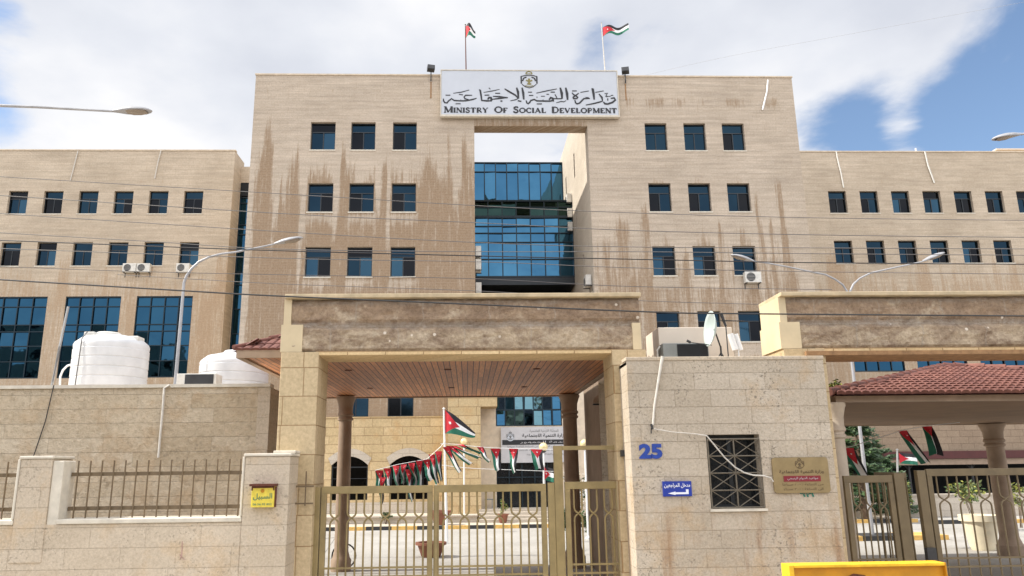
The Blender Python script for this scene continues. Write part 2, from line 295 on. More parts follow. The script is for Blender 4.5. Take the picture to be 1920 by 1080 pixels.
# ------------------------------------------------------------------ mesh helpers
class MB:
    def __init__(s): s.v = []; s.f = []; s.m = []; s.st = None
    def vert(s, p): s.v.append(Vector(p)); return len(s.v)-1
    def face(s, idx, m=0): s.f.append(tuple(idx)); s.m.append(m)
    def poly(s, pts, m=0): s.face([s.vert(p) for p in pts], m)
    def box(s, x0, x1, y0, y1, z0, z1, m=0):
        c = [s.vert((x, y, z)) for z in (z0, z1) for y in (y0, y1) for x in (x0, x1)]
        for q in ((0, 2, 3, 1), (4, 5, 7, 6), (0, 1, 5, 4), (2, 6, 7, 3), (1, 3, 7, 5), (0, 4, 6, 2)): s.face([c[i] for i in q], m)
    def obox(s, c, ax, ay, az, m=0):    # oriented box: centre, half axes
        c = Vector(c); ids = []
        for k in (-1, 1):
            for j in (-1, 1):
                for i in (-1, 1): ids.append(s.vert(c+Vector(ax)*i+Vector(ay)*j+Vector(az)*k))
        for q in ((0, 2, 3, 1), (4, 5, 7, 6), (0, 1, 5, 4), (2, 6, 7, 3), (1, 3, 7, 5), (0, 4, 6, 2)): s.face([ids[i] for i in q], m)
    def tube(s, pts, r, n=6, m=0, caps=True):
        pts = [Vector(p) for p in pts]; rs = r if isinstance(r, (list, tuple)) else [r]*len(pts); rings = []; prev = None
        for i, p in enumerate(pts):
            d = (pts[min(i+1, len(pts)-1)]-pts[max(i-1, 0)])
            d = d.normalized() if d.length > 1e-9 else Vector((0, 0, 1))
            if prev is None: a = d.cross(Vector((0, 0, 1)) if abs(d.z) < .9 else Vector((0, 1, 0))).normalized()
            else: a = (prev-d*prev.dot(d)).normalized()
            prev = a; b = d.cross(a)
            rings.append([s.vert(p+(a*math.cos(2*math.pi*k/n)+b*math.sin(2*math.pi*k/n))*rs[i]) for k in range(n)])
        for A, B in zip(rings, rings[1:]):
            for k in range(n): s.face((A[k], A[(k+1) % n], B[(k+1) % n], B[k]), m)
        if caps: s.face(rings[0][::-1], m); s.face(rings[-1], m)
    def lathe(s, c, prof, n=24, m=0, caps=True):     # prof: (r, z)
        c = Vector(c); rings = [[s.vert(c+Vector((r*math.cos(2*math.pi*k/n), r*math.sin(2*math.pi*k/n), z))) for k in range(n)] for r, z in prof]
        for A, B in zip(rings, rings[1:]):
            for k in range(n): s.face((A[k], A[(k+1) % n], B[(k+1) % n], B[k]), m)
        if caps: s.face(rings[0][::-1], m); s.face(rings[-1], m)
    def prism(s, pts, d, m=0):                        # closed polygon extruded along d
        d = Vector(d); a = [s.vert(p) for p in pts]; b = [s.vert(Vector(p)+d) for p in pts]; n = len(a)
        s.face(a, m); s.face(b[::-1], m)
        for i in range(n): s.face((a[i], b[i], b[(i+1) % n], a[(i+1) % n]), m)
    def mesh(s, name, mats, off=Vector((0, 0, 0)), smooth=False):
        me = bpy.data.meshes.new(name); me.from_pydata([p-off for p in s.v], [], s.f)
        for mm in (mats if isinstance(mats, (list, tuple)) else [mats]): me.materials.append(MATS[mm])
        me.polygons.foreach_set('material_index', s.m)
        if smooth: me.polygons.foreach_set('use_smooth', [True]*len(s.f))
        if s.st is not None:
            at_ = me.attributes.new('stain', 'FLOAT', 'POINT'); at_.data.foreach_set('value', [float(x) for x in s.st]+[0.0]*(len(s.v)-len(s.st)))
        me.update(); return me
    def build(s, name, mats, parent=None, smooth=False, bevel=0, label=None):
        off = worldloc(parent) if parent else Vector((0, 0, 0))
        o = bpy.data.objects.new(name, s.mesh(name, mats, off, smooth)); COL.objects.link(o)
        if parent: o.parent = parent
        if smooth == 'auto' or smooth:
            try:
                o.data.set_sharp_from_angle(angle=R(40))
            except Exception: pass
        if bevel:
            b = o.modifiers.new('bevel', 'BEVEL'); b.width = bevel; b.segments = 2; b.limit_method = 'ANGLE'
        if label: o['label'] = label
        return o
def worldloc(o):
    v = Vector((0, 0, 0))
    while o: v += o.location; o = o.parent
    return v
def thing(name, label, cat, loc=(0, 0, 0), group=None):
    o = bpy.data.objects.new(name, None); COL.objects.link(o); o.location = loc; o.empty_display_size = .3
    o['label'] = label; o['category'] = cat
    if group: o['group'] = group
    return o
def tag(o, label=None, cat=None, group=None, kind=None):
    for k, v in (('label', label), ('category', cat), ('group', group), ('kind', kind)):
        if v: o[k] = v
    return o
def copy_tree(o, parent=None):
    c = o.copy(); COL.objects.link(c); c.parent = parent
    for ch in list(o.children): copy_tree(ch, c)
    return c
def rebase(o):        # put a single-mesh thing's origin at the middle of its foot
    me = o.data; xs = [v.co for v in me.vertices]
    c = Vector(((min(v.x for v in xs)+max(v.x for v in xs))/2, (min(v.y for v in xs)+max(v.y for v in xs))/2, min(v.z for v in xs)))
    me.transform(Matrix.Translation(-c)); o.location = o.location + c
    return o
def breaks(a, b, step, extra):
    s = {round(a, 4), round(b, 4)} | {round(e, 4) for e in extra if a < e < b}
    s = sorted(s); out = []
    for p, q in zip(s, s[1:]):
        n = max(1, int(math.ceil((q-p)/step))); out += [p+(q-p)*i/n for i in range(n)]
    return out+[s[-1]]
def wall(mb, axis, c, a0, a1, z0, z1, ops=(), step=50, depth=.22, sign=-1, stain=None, zstep=None, m=0):
    """wall face on plane axis=c with rectangular openings and their reveals. sign: outward direction"""
    A = breaks(a0, a1, step, [e for o in ops for e in o[:2]]); Z = breaks(z0, z1, zstep or step, [e for o in ops for e in o[2:4]])
    P_ = (lambda a, z, d=0: (a, c-sign*d, z)) if axis == 'y' else (lambda a, z, d=0: (c-sign*d, a, z))
    flip = (axis == 'y' and sign > 0) or (axis == 'x' and sign < 0)
    idx = {}
    def g(i, j):
        if (i, j) not in idx:
            idx[i, j] = mb.vert(P_(A[i], Z[j]))
            if stain is not None: mb.st.append(stain(A[i], Z[j]))
        return idx[i, j]
    for i in range(len(A)-1):
        for j in range(len(Z)-1):
            ca, cz = (A[i]+A[i+1])/2, (Z[j]+Z[j+1])/2
            if any(o[0] < ca < o[1] and o[2] < cz < o[3] for o in ops): continue
            q = [g(i, j), g(i+1, j), g(i+1, j+1), g(i, j+1)]
            mb.face(q[::-1] if flip else q, m)
    for o in ops:
        x0, x1, y0, y1 = o[:4]
        for p, q in (((x0, y0), (x1, y0)), ((x1, y0), (x1, y1)), ((x1, y1), (x0, y1)), ((x0, y1), (x0, y0))):
            n0 = len(mb.v)
            pts = [P_(*p), P_(*q), P_(*q, depth), P_(*p, depth)]
            mb.poly(pts if flip else pts[::-1], m)
            if stain is not None: mb.st += [0.0]*(len(mb.v)-n0)
    return A, Z
def nz(x, y=0., z=0.): return noise.noise(Vector((x, y, z)))

# ------------------------------------------------------------------ lettering
AR = {}
for ch, base, n_ in (('ا', 0xFE8D, 2), ('ب', 0xFE8F, 4), ('ة', 0xFE93, 2), ('ت', 0xFE95, 4), ('ث', 0xFE99, 4), ('ج', 0xFE9D, 4), ('ح', 0xFEA1, 4), ('خ', 0xFEA5, 4), ('د', 0xFEA9, 2), ('ذ', 0xFEAB, 2), ('ر', 0xFEAD, 2), ('ز', 0xFEAF, 2), ('س', 0xFEB1, 4), ('ش', 0xFEB5, 4), ('ص', 0xFEB9, 4), ('ض', 0xFEBD, 4), ('ع', 0xFEC9, 4), ('ف', 0xFED1, 4), ('ق', 0xFED5, 4), ('ك', 0xFED9, 4), ('ل', 0xFEDD, 4), ('م', 0xFEE1, 4), ('ن', 0xFEE5, 4), ('ه', 0xFEE9, 4), ('و', 0xFEED, 2), ('ى', 0xFEEF, 2), ('ي', 0xFEF1, 4), ('أ', 0xFE83, 2)):
    AR[ch] = [base, base+1] + ([base+2, base+3] if n_ == 4 else [None, None])
def shape(s):
    o_ = []
    for i, c in enumerate(s):
        if c not in AR: o_.append(c); continue
        F = AR[c]; p = i > 0 and s[i-1] in AR and AR[s[i-1]][2] is not None; nx = i < len(s)-1 and s[i+1] in AR and F[2] is not None
        o_.append(chr(F[3 if p and nx else 1 if p else 2 if nx else 0]))
    return ''.join(reversed(o_))
def letter(body, x0, x1, zb, zt, y, mat, parent, bold=0.0, name='lettering', arabic=True):
    """flat writing that fills the box x0..x1, zb..zt on the plane y, facing -Y"""
    cu = bpy.data.curves.new(name, 'FONT'); cu.body = shape(body) if arabic else body; cu.size = 1; cu.resolution_u = 3; cu.offset = bold
    t = bpy.data.objects.new('tmp', cu); COL.objects.link(t)
    bpy.context.view_layer.update()
    me = bpy.data.meshes.new_from_object(t.evaluated_get(bpy.context.evaluated_depsgraph_get())); bpy.data.objects.remove(t)
    vs_ = me.vertices; xa = min(v.co.x for v in vs_); xb = max(v.co.x for v in vs_); ya = min(v.co.y for v in vs_); yb = max(v.co.y for v in vs_)
    off = worldloc(parent)
    for v in vs_:
        v.co = Vector((x0+(v.co.x-xa)/(xb-xa)*(x1-x0), y, zb+(v.co.y-ya)/(yb-ya)*(zt-zb)))-off
    me.materials.clear(); me.materials.append(MATS[mat]); me.name = name
    o = bpy.data.objects.new(name, me); COL.objects.link(o); o.parent = parent
    return o
def stroke(mb, pts, w, taper=True):
    """brush stroke in the x-z plane: pts [(x,z)], w full width"""
    n = len(pts); L_, R_ = [], []
    for i, (x, z) in enumerate(pts):
        a = pts[max(i-1, 0)]; b = pts[min(i+1, n-1)]; dx, dz = b[0]-a[0], b[1]-a[1]; l = math.hypot(dx, dz) or 1
        k = w/2*(0.6 if taper and i in (0, n-1) else 1); L_.append((x-dz/l*k, z+dx/l*k)); R_.append((x+dz/l*k, z-dx/l*k))
    for i in range(n-1):
        q = [L_[i], L_[i+1], R_[i+1], R_[i]]
        yy = mb.y; mb.prism([(a, yy, b) for a, b in q], (0, .012, 0)); mb.y -= .00004

# ================================================================== SETTING: ground
def flat(name, x0, x1, y0, y1, z, mat, thick=None):
    b = MB()
    if thick: b.box(x0, x1, y0, y1, z-thick, z)
    else: b.poly([(x0, y0, z), (x1, y0, z), (x1, y1, z), (x0, y1, z)])
    o = b.build(name, mat); o['kind'] = 'structure'; return o
flat('ground', -1500, 1500, -1500, 1500, -.20, 'dry_soil')
flat('road', -120, 120, -7.0, 7.2, -.15, 'asphalt')
flat('pavement', -120, 120, 7.42, 12.9, 0.0, 'paving', .19)
b = MB()
for i in range(-40, 40): b.box(i*1.5+.01, i*1.5+1.49, 7.2, 7.415, -.19, 0.005)
b.build('kerb', 'pale_stone')['kind'] = 'structure'
flat('opposite_pavement', -120, 120, -11, -7.0, -.02, 'paving', .17)
flat('courtyard', -60, 60, 12.905, 62, 0.004, 'courtyard_concrete', .19)

# painted kerb and raised terrace before the building
b = MB()
for i in range(-10, 18):
    b.box(i*1.1, i*1.1+1.095, 34.6, 34.78, .005, .155, 1 if i % 2 else 0)
for i in range(0, 16): b.box(19.9+i*1.1, 19.9+i*1.1+1.095, 33.4, 33.6, .005, .16, i % 2)
b.build('painted_kerb', ['kerb_black', 'kerb_yellow'])['kind'] = 'structure'
flat('terrace_walk', -13, 19.7, 34.785, 38.9, .15, 'pale_stone', .14)
b = MB(); b.box(-11.6, .4, 36.6, 38.85, .155, .42); b.box(-11.65, .42, 36.5, 38.85, .42, .48)
t = tag(b.build('planter_wall', 'pale_stone'), 'low pale stone terrace wall under the arched windows', 'wall')
rebase(t)
b = MB()
for k in range(4): b.box(.5, 6.3, 36.2+k*.42, 38.9, .155+k*.13, .155+(k+1)*.13)
st = b.build('entrance_steps', 'pale_stone'); tag(rebase(st), 'wide pale stone steps leading up to the dark glass entrance doors', 'steps')

# ================================================================== windows
WM = {}
def window_mesh(w, h, var):
    key = (round(w, 2), round(h, 2), var)
    if key in WM: return WM[key]
    rr = random.Random(hash(key) & 0xffff)
    f = MB(); t = .055; th = h*.66
    f.box(0, w, 0, .07, 0, t); f.box(0, w, 0, .07, h-t, h); f.box(0, t, .002, .068, t, h-t); f.box(w-t, w, .002, .068, t, h-t)
    f.box(t, w-t, .004, .066, th, th+t); f.box(w/2-t*.5, w/2+t*.5, .006, .064, t, th)
    f.box(t, w/2, -.012, .0, t, t+.03) if False else None
    g = MB()
    def pane(x0, x1, z0, z1, y, m):
        a, c = rr.uniform(-.012, .012), rr.uniform(-.012, .012)
        g.poly([(x0, y-a-c, z0), (x1, y+a-c, z0), (x1, y+a+c, z1), (x0, y-a+c, z1)], m)
    L_, R_, T_ = {0: (1, 0, 0), 1: (0, 1, 0), 2: (0, 0, 0), 3: (1, 2, 2), 4: (1, 0, 3), 5: (0, 2, 1), 6: (2, 1, 0), 7: (1, 1, 0)}[var]
    pane(t, w-t, th+t, h-t, .04, T_); pane(t, w/2-t/2, t, th, .05, L_); pane(w/2+t/2, w-t, t, th, .035, R_)
    WM[key] = (f.mesh('window_frame', 'window_frame'), g.mesh('pane', ['window_glass', 'window_glass_dark', 'window_glass_clear', 'bright_glass']))
    return WM[key]
def sill_mesh(w):
    key = ('sill', round(w, 2))
    if key not in WM:
        b_ = MB(); b_.box(-.04, w+.04, -.235, -.03, -.075, -.004); WM[key] = b_.mesh('sill', 'coping')
    return WM[key]
def put_window(parent, x, z, w, h, yglass, var=None, sill=True):
    f, g = window_mesh(w, h, random.choice([0, 0, 1, 2, 2, 5, 6, 7]) if var is None else var)
    o = bpy.data.objects.new('window', f); COL.objects.link(o); o.parent = parent; o.location = Vector((x, yglass, z))-worldloc(parent)
    p = bpy.data.objects.new('pane', g); COL.objects.link(p); p.parent = o
    if sill:
        s_ = bpy.data.objects.new('sill', sill_mesh(w)); COL.objects.link(s_); s_.parent = o
    return o
def curtain(parent, x0, x1, z0, z1, y, nx, zs, mat='curtain_glass', tilt=.01, special=None, name='glazing'):
    """panes (each very slightly out of true) and a mullion grid; zs = list of transom heights"""
    rr = random.Random(int(x0*10)+int(z0)); g = MB(); f = MB(); Z = [z0]+list(zs)+[z1]; X = [x0+(x1-x0)*i/nx for i in range(nx+1)]
    for i in range(nx):
        for j in range(len(Z)-1):
            a, c = rr.uniform(-tilt, tilt), rr.uniform(-tilt, tilt)
            m = 1 if special and (i, j) in special else 0
            g.poly([(X[i], y-a-c, Z[j]), (X[i+1], y+a-c, Z[j]), (X[i+1], y+a+c, Z[j+1]), (X[i], y-a+c, Z[j+1])], m)
    for k, x in enumerate(X): f.box(x-.03, x+.03, y-.09, y-.03, z0, z1)
    for z in Z: f.box(x0, x1, y-.085, y-.035, z-.03, z+.03)
    f.box(x0-.05, x0+.04, y-.1, y+.1, z0-.05, z1+.05); f.box(x1-.04, x1+.05, y-.1, y+.1, z0-.05, z1+.05)
    f.box(x0, x1, y-.11, y+.1, z1, z1+.06); f.box(x0, x1, y-.11, y+.1, z0-.06, z0)
    go = g.build(name, [mat, 'bright_glass'], parent); f.build('mullion_grid', 'mullion', go)
    return go

# ================================================================== central building
ROWS = [19.47, 15.93, 12.37, 8.82, 5.13]; WH = 1.62
LC = [(-8.49, -7.15), (-6.3, -4.98), (-4.03, -2.73)]; RC = [(9.86, 11.08), (12.03, 13.25), (14.18, 15.42)]
def ss(a, b_, x):
    t_ = max(0, min(1, (x-a)/(b_-a))); return t_*t_*(3-2*t_)
PEAK = [(-10.75, .55, 21.3), (-9.05, .22, 20.2), (-9.35, .3, 18.6), (-6.75, .35, 20.0), (-4.45, .28, 19.2), (-2.1, .4, 19.6), (-1.02, .10, 21.2), (-.15, .3, 20.6)]
DIP = [(-10.2, .22, 14.8), (-8.78, .20, 12.0), (-7.0, .20, 14.3), (-4.72, .22, 15.6), (-4.22, .12, 13.8), (-.55, .24, 15.9), (-9.75, .1, 16.6)]
def stainL(x, z):
    T = 17.9+.9*nz(x*.8, 3.1)+.8*nz(x*3.3, 7.7)
    for c, w, h in PEAK: T = max(T, T+(h-T)*max(0, 1-abs(x-c)/w)) if abs(x-c) < w else T
    for c, w, h in DIP:
        if abs(x-c) < w: T = min(T, h+.5*nz(x*6, 2)+(T-h)*(abs(x-c)/w)**3)
    v = ss(-1.7, 1.3, T-z)*.90
    for c in LC:
        for r in ROWS[:4]:
            if c[0]-.1 < x < c[1]+.1 and r-1.3 < z < r: v *= .35+.65*ss(.25, 1.05, (r-z)+.45*nz(x*5, r))
    v *= ss(-11.5, -11.2, x-.012*(24-z)*0)
    return v
RS = [(9.55, .30, 17.0), (10.6, .25, 15.3), (11.6, .30, 14.6), (12.7, .5, 15.4), (13.6, .15, 16.0), (14.9, .5, 15.5), (15.75, .14, 17.6), (16.35, .10, 16.4), (17.0, .22, 18.4), (8.3, .5, 16.2), (7.4, .3, 15.0), (10.4, .5, 18.4), (12.6, .5, 18.3), (14.8, .5, 18.3)]
def stainR(x, z):
    v = ss(15.6, 11.5, z)*.62*(.6+.8*nz(x*1.3, 2.2)+.4)
    for c, w, h in RS:
        cc = c+.012*(h-z)**1.3 if z < h and c > 15 else c
        low = 16.9 if h > 18.2 and c < 15 else -9
        if abs(x-cc) < w and low < z < h: v = max(v, (1-(abs(x-cc)/w)**2)*ss(0, 1.4, h-z)*(.8 if c < 15 else .95))
    for c in RC:
        for r in ROWS[:4]:
            if c[0]-.1 < x < c[1]+.1 and r-.8 < z < r: v *= .2
    if z > 22: v = max(v, .0)
    v = max(v, .55*ss(.5, .2, abs(z-22.3))*ss(.1, .4, nz(x*.9, 5)+.25))
    v *= ss(17.9, 17.3, x)
    return v
tower = thing('office_tower', 'tall central stone building with a square opening, streaked with brown stains', 'building', (3.4, 39, 0))
SL, SX = -11.64, 18.42
b = MB(); b.st = []
ops = [(c[0], c[1], r, r+WH) for c in LC for r in ROWS if not (c == LC[0] and r == ROWS[4])]
wall(b, 'y', 39.0, SL, .42, 5.05, 23.9, ops, .16, .25, -1, stainL, .3)
b.build('left_block', 'facade_stone', tower)
b = MB()
b.poly([(SL, 52, 0), (SL, 39, 0), (SL, 39, 23.9), (SL, 52, 23.9)]); b.poly([(SL, 52, 0), (SL, 52, 23.9), (.42, 52, 23.9), (.42, 52, 0)])
wall(b, 'x', .42, 39, 52, 0, 23.9, [(44, 44.5, 20, 21.5), (44, 44.5, 16.4, 17.9)], 50, .2, 1)
b.poly([(SL, 39, 23.9), (.42, 39, 23.9), (.42, 52, 23.9), (SL, 52, 23.9)])
b.build('side_wall', 'wing_stone', tower)
b = MB(); b.st = []
opsr = [(c[0], c[1], r, r+WH) for c in RC for r in ROWS]
wall(b, 'y', 39.0, 6.67, SX, 5.05, 23.9, opsr, .16, .25, -1, stainR, .3)
b.build('right_block', 'facade_stone', tower)
b = MB()
slits = [(44.2, 44.6, 20.0, 21.6), (48.2, 48.6, 20.0, 21.6), (44.2, 44.6, 16.3, 17.9), (48.2, 48.6, 16.3, 17.9), (42.0, 42.4, 12.8, 14.4)]
wall(b, 'x', 6.67, 39, 52, 0, 23.9, slits, 50, .2, -1)
b.poly([(SX, 39, 0), (SX, 52, 0), (SX, 52, 23.9), (SX, 39, 23.9)]); b.poly([(6.67, 52, 0), (6.67, 52, 23.9), (SX, 52, 23.9), (SX, 52, 0)])
b.poly([(6.67, 39, 23.9), (SX, 39, 23.9), (SX, 52, 23.9), (6.67, 52, 23.9)])
b.build('side_wall', 'pale_stone', tower)
for y0, y1, z0, z1 in slits:
    q = MB(); q.box(6.85, 6.9, y0, y1, z0, z1); q.build('slit_window', 'window_glass_dark', tower)
b = MB(); b.st = []
wall(b, 'y', 39.0, .42, 6.67, 20.89, 23.9, [], .2, .25, -1, lambda x, z: .75*ss(21.6, 20.9, z+.3*nz(x*3, 1)), .3)
n0 = len(b.v); b.poly([(.42, 39, 20.89), (.42, 39.9, 20.89), (6.67, 39.9, 20.89), (6.67, 39, 20.89)]); b.poly([(.42, 39.9, 20.89), (.42, 39.9, 23.9), (6.67, 39.9, 23.9), (6.67, 39.9, 20.89)])
b.poly([(.42, 39, 23.9), (6.67, 39, 23.9), (6.67, 39.9, 23.9), (.42, 39.9, 23.9)])
b.st += [.7]*4+[0]*8
b.build('lintel', 'facade_stone', tower)
b = MB(); b.box(SL-.04, .40, 38.95, 39.3, 23.9, 23.98); b.box(.41, 6.66, 38.95, 39.3, 23.9, 23.98); b.box(6.68, SX+.04, 38.95, 39.3, 23.9, 23.98); b.build('coping', 'buff_plaster', tower)
for (x0, x1, z0, z1) in ops: put_window(tower, x0, z0, x1-x0, WH, 39.2)
for (x0, x1, z0, z1) in opsr: put_window(tower, x0, z0, x1-x0, WH, 39.2)
# yellow ashlar foot of the building
b = MB()
arch = [(-6.72, -4.92, 1.12, 3.2), (-3.86, -1.96, 1.12, 3.2), (-9.6, -7.8, 1.12, 3.2)]
wall(b, 'y', 38.94, SL-.02, -.98, 1.0, 5.09, arch, 50, .25, -1)
b.box(SL-.02, -.98, 38.90, 39.3, 5.09, 5.13)
b.build('ashlar_base', 'yellow_ashlar', tower); b = MB()
wall(b, 'y', 38.94, 6.67, SX+.02, 0, 5.09, [], 50, .25, -1)
b.build('ashlar_base', 'yellow_ashlar', tower)
b = MB(); b.box(SL-.02, -.98, 38.90, 39.2, .15, 1.0); b.build('plinth', 'pale_stone', tower)
for a0, a1, z0, z1 in arch:
    w_ = a1-a0; q = MB(); n_ = 12
    def arc(t_, rise, spring, x0, x1): return (x0+(x1-x0)*t_, spring+rise*(1-(2*t_-1)**2))
    for i in range(n_):
        p, s_ = i/n_, (i+1)/n_
        a = arc(p, .42, 2.78, a0, a1); c = arc(s_, .42, 2.78, a0, a1); d = arc(s_, .46, 3.12, a0-.16, a1+.16); e = arc(p, .46, 3.12, a0-.16, a1+.16)
        q.prism([(a[0], 38.90, a[1]), (c[0], 38.90, c[1]), (d[0], 38.90, d[1]), (e[0], 38.90, e[1])], (0, .2, 0))
    wo = MB(); wo.box(a0, a0+.07, 39.10, 39.16, z0, z1); wo.box(a1-.07, a1, 39.10, 39.16, z0, z1); wo.box(a0+.07, a1-.07, 39.11, 39.15, z1-.55, z1-.49); wo.box((a0+a1)/2-.03, (a0+a1)/2+.03, 39.115, 39.145, z0, z1-.55)
    for k in (1, 2): wo.box(a0+.07, a1-.07, 39.12, 39.14, z0+k*.5, z0+k*.5+.03)
    w1 = wo.build('arched_window', 'window_frame', tower); p1 = MB(); p1.poly([(a0, 39.18, z0), (a1, 39.18, z0), (a1, 39.17, z1), (a0, 39.17, z1)]); p1.build('pane', 'window_glass_dark', w1)
    q.build('arch_surround', 'pale_stone', w1)
# entrance
b = MB(); b.box(-.96, .62, 37.5, 38.93, .16, 7.2); b.box(.62, 1.43, 37.52, 38.93, 5.47, 6.0); b.build('entrance_pier', 'yellow_ashlar', tower)
b = MB(); wall(b, 'y', 39.05, .43, 6.66, 0, 11.4, [(1.41, 4.6, .62, 2.85), (1.41, 4.75, 4.6, 8.6)], 50, .3, -1); b.box(.43, 6.66, 39.4, 50, 11.2, 11.4)
b.build('entrance_wall', 'buff_plaster', tower)
curtain(tower, 1.41, 4.75, 4.62, 8.6, 39.25, 7, [5.42, 6.5, 7.5], 'upper_glass', .05, {(2, 0), (3, 1), (2, 1), (4, 0), (1, 0), (4, 1)}, name='entrance_glazing')
d = curtain(tower, 1.41, 4.6, .64, 2.83, 39.3, 5, [2.1], 'dark_glass_doors', .005, name='entrance_doors')
# glass link in the opening
curtain(tower, .44, 6.65, 19.2, 23.25, 50.0, 8, [19.6, 20.3, 22.6], 'upper_glass', .025, name='upper_glazing')
curtain(tower, .44, 6.65, 14.1, 17.9, 46.0, 7, [15.2, 16.3, 16.9, 17.35], 'upper_glass', .015, name='lower_glazing')
curtain(tower, .44, 6.65, 18.02, 19.0, 46.0, 7, [18.6], 'reflection_band_glass', .015, name='reflection_band_glazing')
for q_ in ((45.9, 50.1, 13.55, 14.02), (46.05, 50, 19.07, 19.14)):
    b = MB(); b.box(.44, 6.65, *q_); b.build('floor_edge', 'window_frame', tower)
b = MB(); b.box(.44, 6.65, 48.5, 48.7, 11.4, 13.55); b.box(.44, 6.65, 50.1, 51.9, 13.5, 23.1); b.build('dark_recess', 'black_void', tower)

# ================================================================== wings
def stainW(x, z):
    s_ = .62*ss(17.2, 13.4, z+1.2*nz(x*.45, 9)+.9*nz(x*2.0, 4))
    s_ += .28*ss(.35, .1, abs(z-22.0+.2*nz(x, 3)))*ss(-.1, .3, nz(x*.35, 6))
    s_ += .5*ss(.2, .45, nz(x*1.7, 1.5))*ss(17.8, 16, z)*ss(12.5, 14.5, z)
    s_ += .35*ss(.1, .4, nz(x*1.1, 8.5))*ss(14.2, 13, z)
    return min(s_, .9)
def wing(x0, x1, cols, w, panels, label, zt, strip, top_rows=((19.6, 1.62), (15.97, 1.62)), tall=True):
    yb_ = 52.2 if x0 < 0 else 62
    o = thing('office_wing', label, 'building', ((x0+x1)/2, 50, 0))
    b_ = MB(); b_.st = []
    op = [(c, c+w, r, r+h_) for c in cols for r, h_ in top_rows] + [(p, q_, 8.5, 13.88) for p, q_ in panels]
    wall(b_, 'y', 50.0, x0, x1, 5.6, zt, op, .3, .25, -1, stainW, .4); b_.build('wall', 'wing_stone', o)
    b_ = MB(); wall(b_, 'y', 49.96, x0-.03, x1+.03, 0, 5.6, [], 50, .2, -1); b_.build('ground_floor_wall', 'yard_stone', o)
    b_ = MB(); b_.poly([(x0, yb_, 0), (x0, 50, 0), (x0, 50, zt), (x0, yb_, zt)]); b_.poly([(x1, 50, 0), (x1, yb_, 0), (x1, yb_, zt), (x1, 50, zt)])
    b_.poly([(x0, yb_, 0), (x0, yb_, zt), (x1, yb_, zt), (x1, yb_, 0)]); b_.poly([(x0, 50, zt), (x1, 50, zt), (x1, yb_, zt), (x0, yb_, zt)]); b_.build('side_wall', 'wing_stone', o)
    b_ = MB(); b_.box(x0-.04, x1+.04, 49.95, 50.3, zt, zt+.08); b_.build('coping', 'buff_plaster', o)
    for c in cols:
        for r, h_ in top_rows: put_window(o, c, r, w, h_, 50.2)
    for k, (p, q_) in enumerate(panels):
        curtain(o, p, q_, 8.56, 13.82, 50.15, 4, [9.6, 10.6, 11.55, 12.0, 13.2], 'curtain_glass', .012, {(3, 4)} if k == 1 else ({(0, 4)} if False else None))
    return o
lcols = [-30.94+2.34*i for i in range(-6, 6)]
wl = wing(-46, -16.0, lcols, 1.28, [(-45.9+4.6*0, -42.3), (-40.6, -36.9), (-36.0, -32.3), (-31.3, -27.5), (-26.33, -22.75), (-21.74, -18.1)], 'lower stone wing left of the central building, with air conditioners under its windows', 24.15, None)
rcols = [25.3+2.25*i for i in range(0, 11)]
wr = wing(18.45, 52, rcols, 1.27, [(25.7, 29.12), (29.98, 33.4), (34.3, 37.7), (38.6, 42.0), (42.9, 46.3)], 'lower stone wing right of the central building, rising behind the red tiled canopy', 24.15, None)
# recessed stair link with a glass strip
lk = thing('stair_link', 'narrow recessed link with a tall blue glass strip between left wing and central building', 'building', (-14, 51.5, 0))
b = MB(); wall(b, 'y', 51.5, -15.99, -11.65, 0, 23.6, [(-15.95, -14.7, 6, 22.4)], 50, .3, -1); b.poly([(-15.99, 51.5, 23.6), (-11.65, 51.5, 23.6), (-11.65, 58, 23.6), (-15.99, 58, 23.6)]); b.build('wall', 'wing_stone', lk)
curtain(lk, -15.93, -14.72, 6.05, 22.3, 51.65, 1, [8.2, 9.9, 11.6, 13.3, 15.0, 15.9, 17.5, 18.6, 19.3, 20.9, 21.3], 'curtain_glass', .02)
b = MB(); b.box(-15.93, -14.72, 51.5, 51.56, 21.4, 22.38); b.build('louvre', 'black_void', lk)
# roof room far right
b = MB(); b.box(39.5, 52, 52, 60, 24.2, 25.15); b.box(39.3, 52.2, 51.8, 60.2, 25.15, 25.25)
tag(rebase(b.build('roof_room', 'cream_paint')), 'pale plastered room standing on the right wing roof', 'roof room')

# white drain pipes down the parapets
def pipe_thing(pts, r, mat, name, label, cat, group=None, n=6, smooth=True):
    c = Vector(pts[-1]); b_ = MB(); b_.tube(pts, r, n); o = b_.build(name, mat, smooth=smooth); rebase(o); tag(o, label, cat, group); return o
pipe_thing([at(1440, 150, 38.93), at(1438, 172, 38.93), at(1430, 206, 38.93)], .045, 'white_paint', 'drain_pipe', 'short white pipe bent down the upper right corner of the central building', 'pipe', 'white drain pipes on the parapets')
pipe_thing([at(1568, 284, 49.93), at(1570, 296, 49.93), at(1577, 325, 49.93), at(1582, 352, 49.93)], .05, 'grimy_white', 'drain_pipe', 'white pipe on the right wing parapet above its leftmost window', 'pipe', 'white drain pipes on the parapets')
pipe_thing([at(1734, 284, 49.93), at(1740, 310, 49.93), at(1752, 343, 49.93)], .055, 'grimy_white', 'drain_pipe', 'white pipe on the right wing parapet above its fourth window', 'pipe', 'white drain pipes on the parapets')
pipe_thing([at(146, 283, 49.93), at(138, 315, 49.93), at(132, 338, 49.93)], .035, 'conduit', 'drain_pipe', 'pale pipe hanging down the left wing parapet near the photo edge', 'pipe', 'white drain pipes on the parapets')
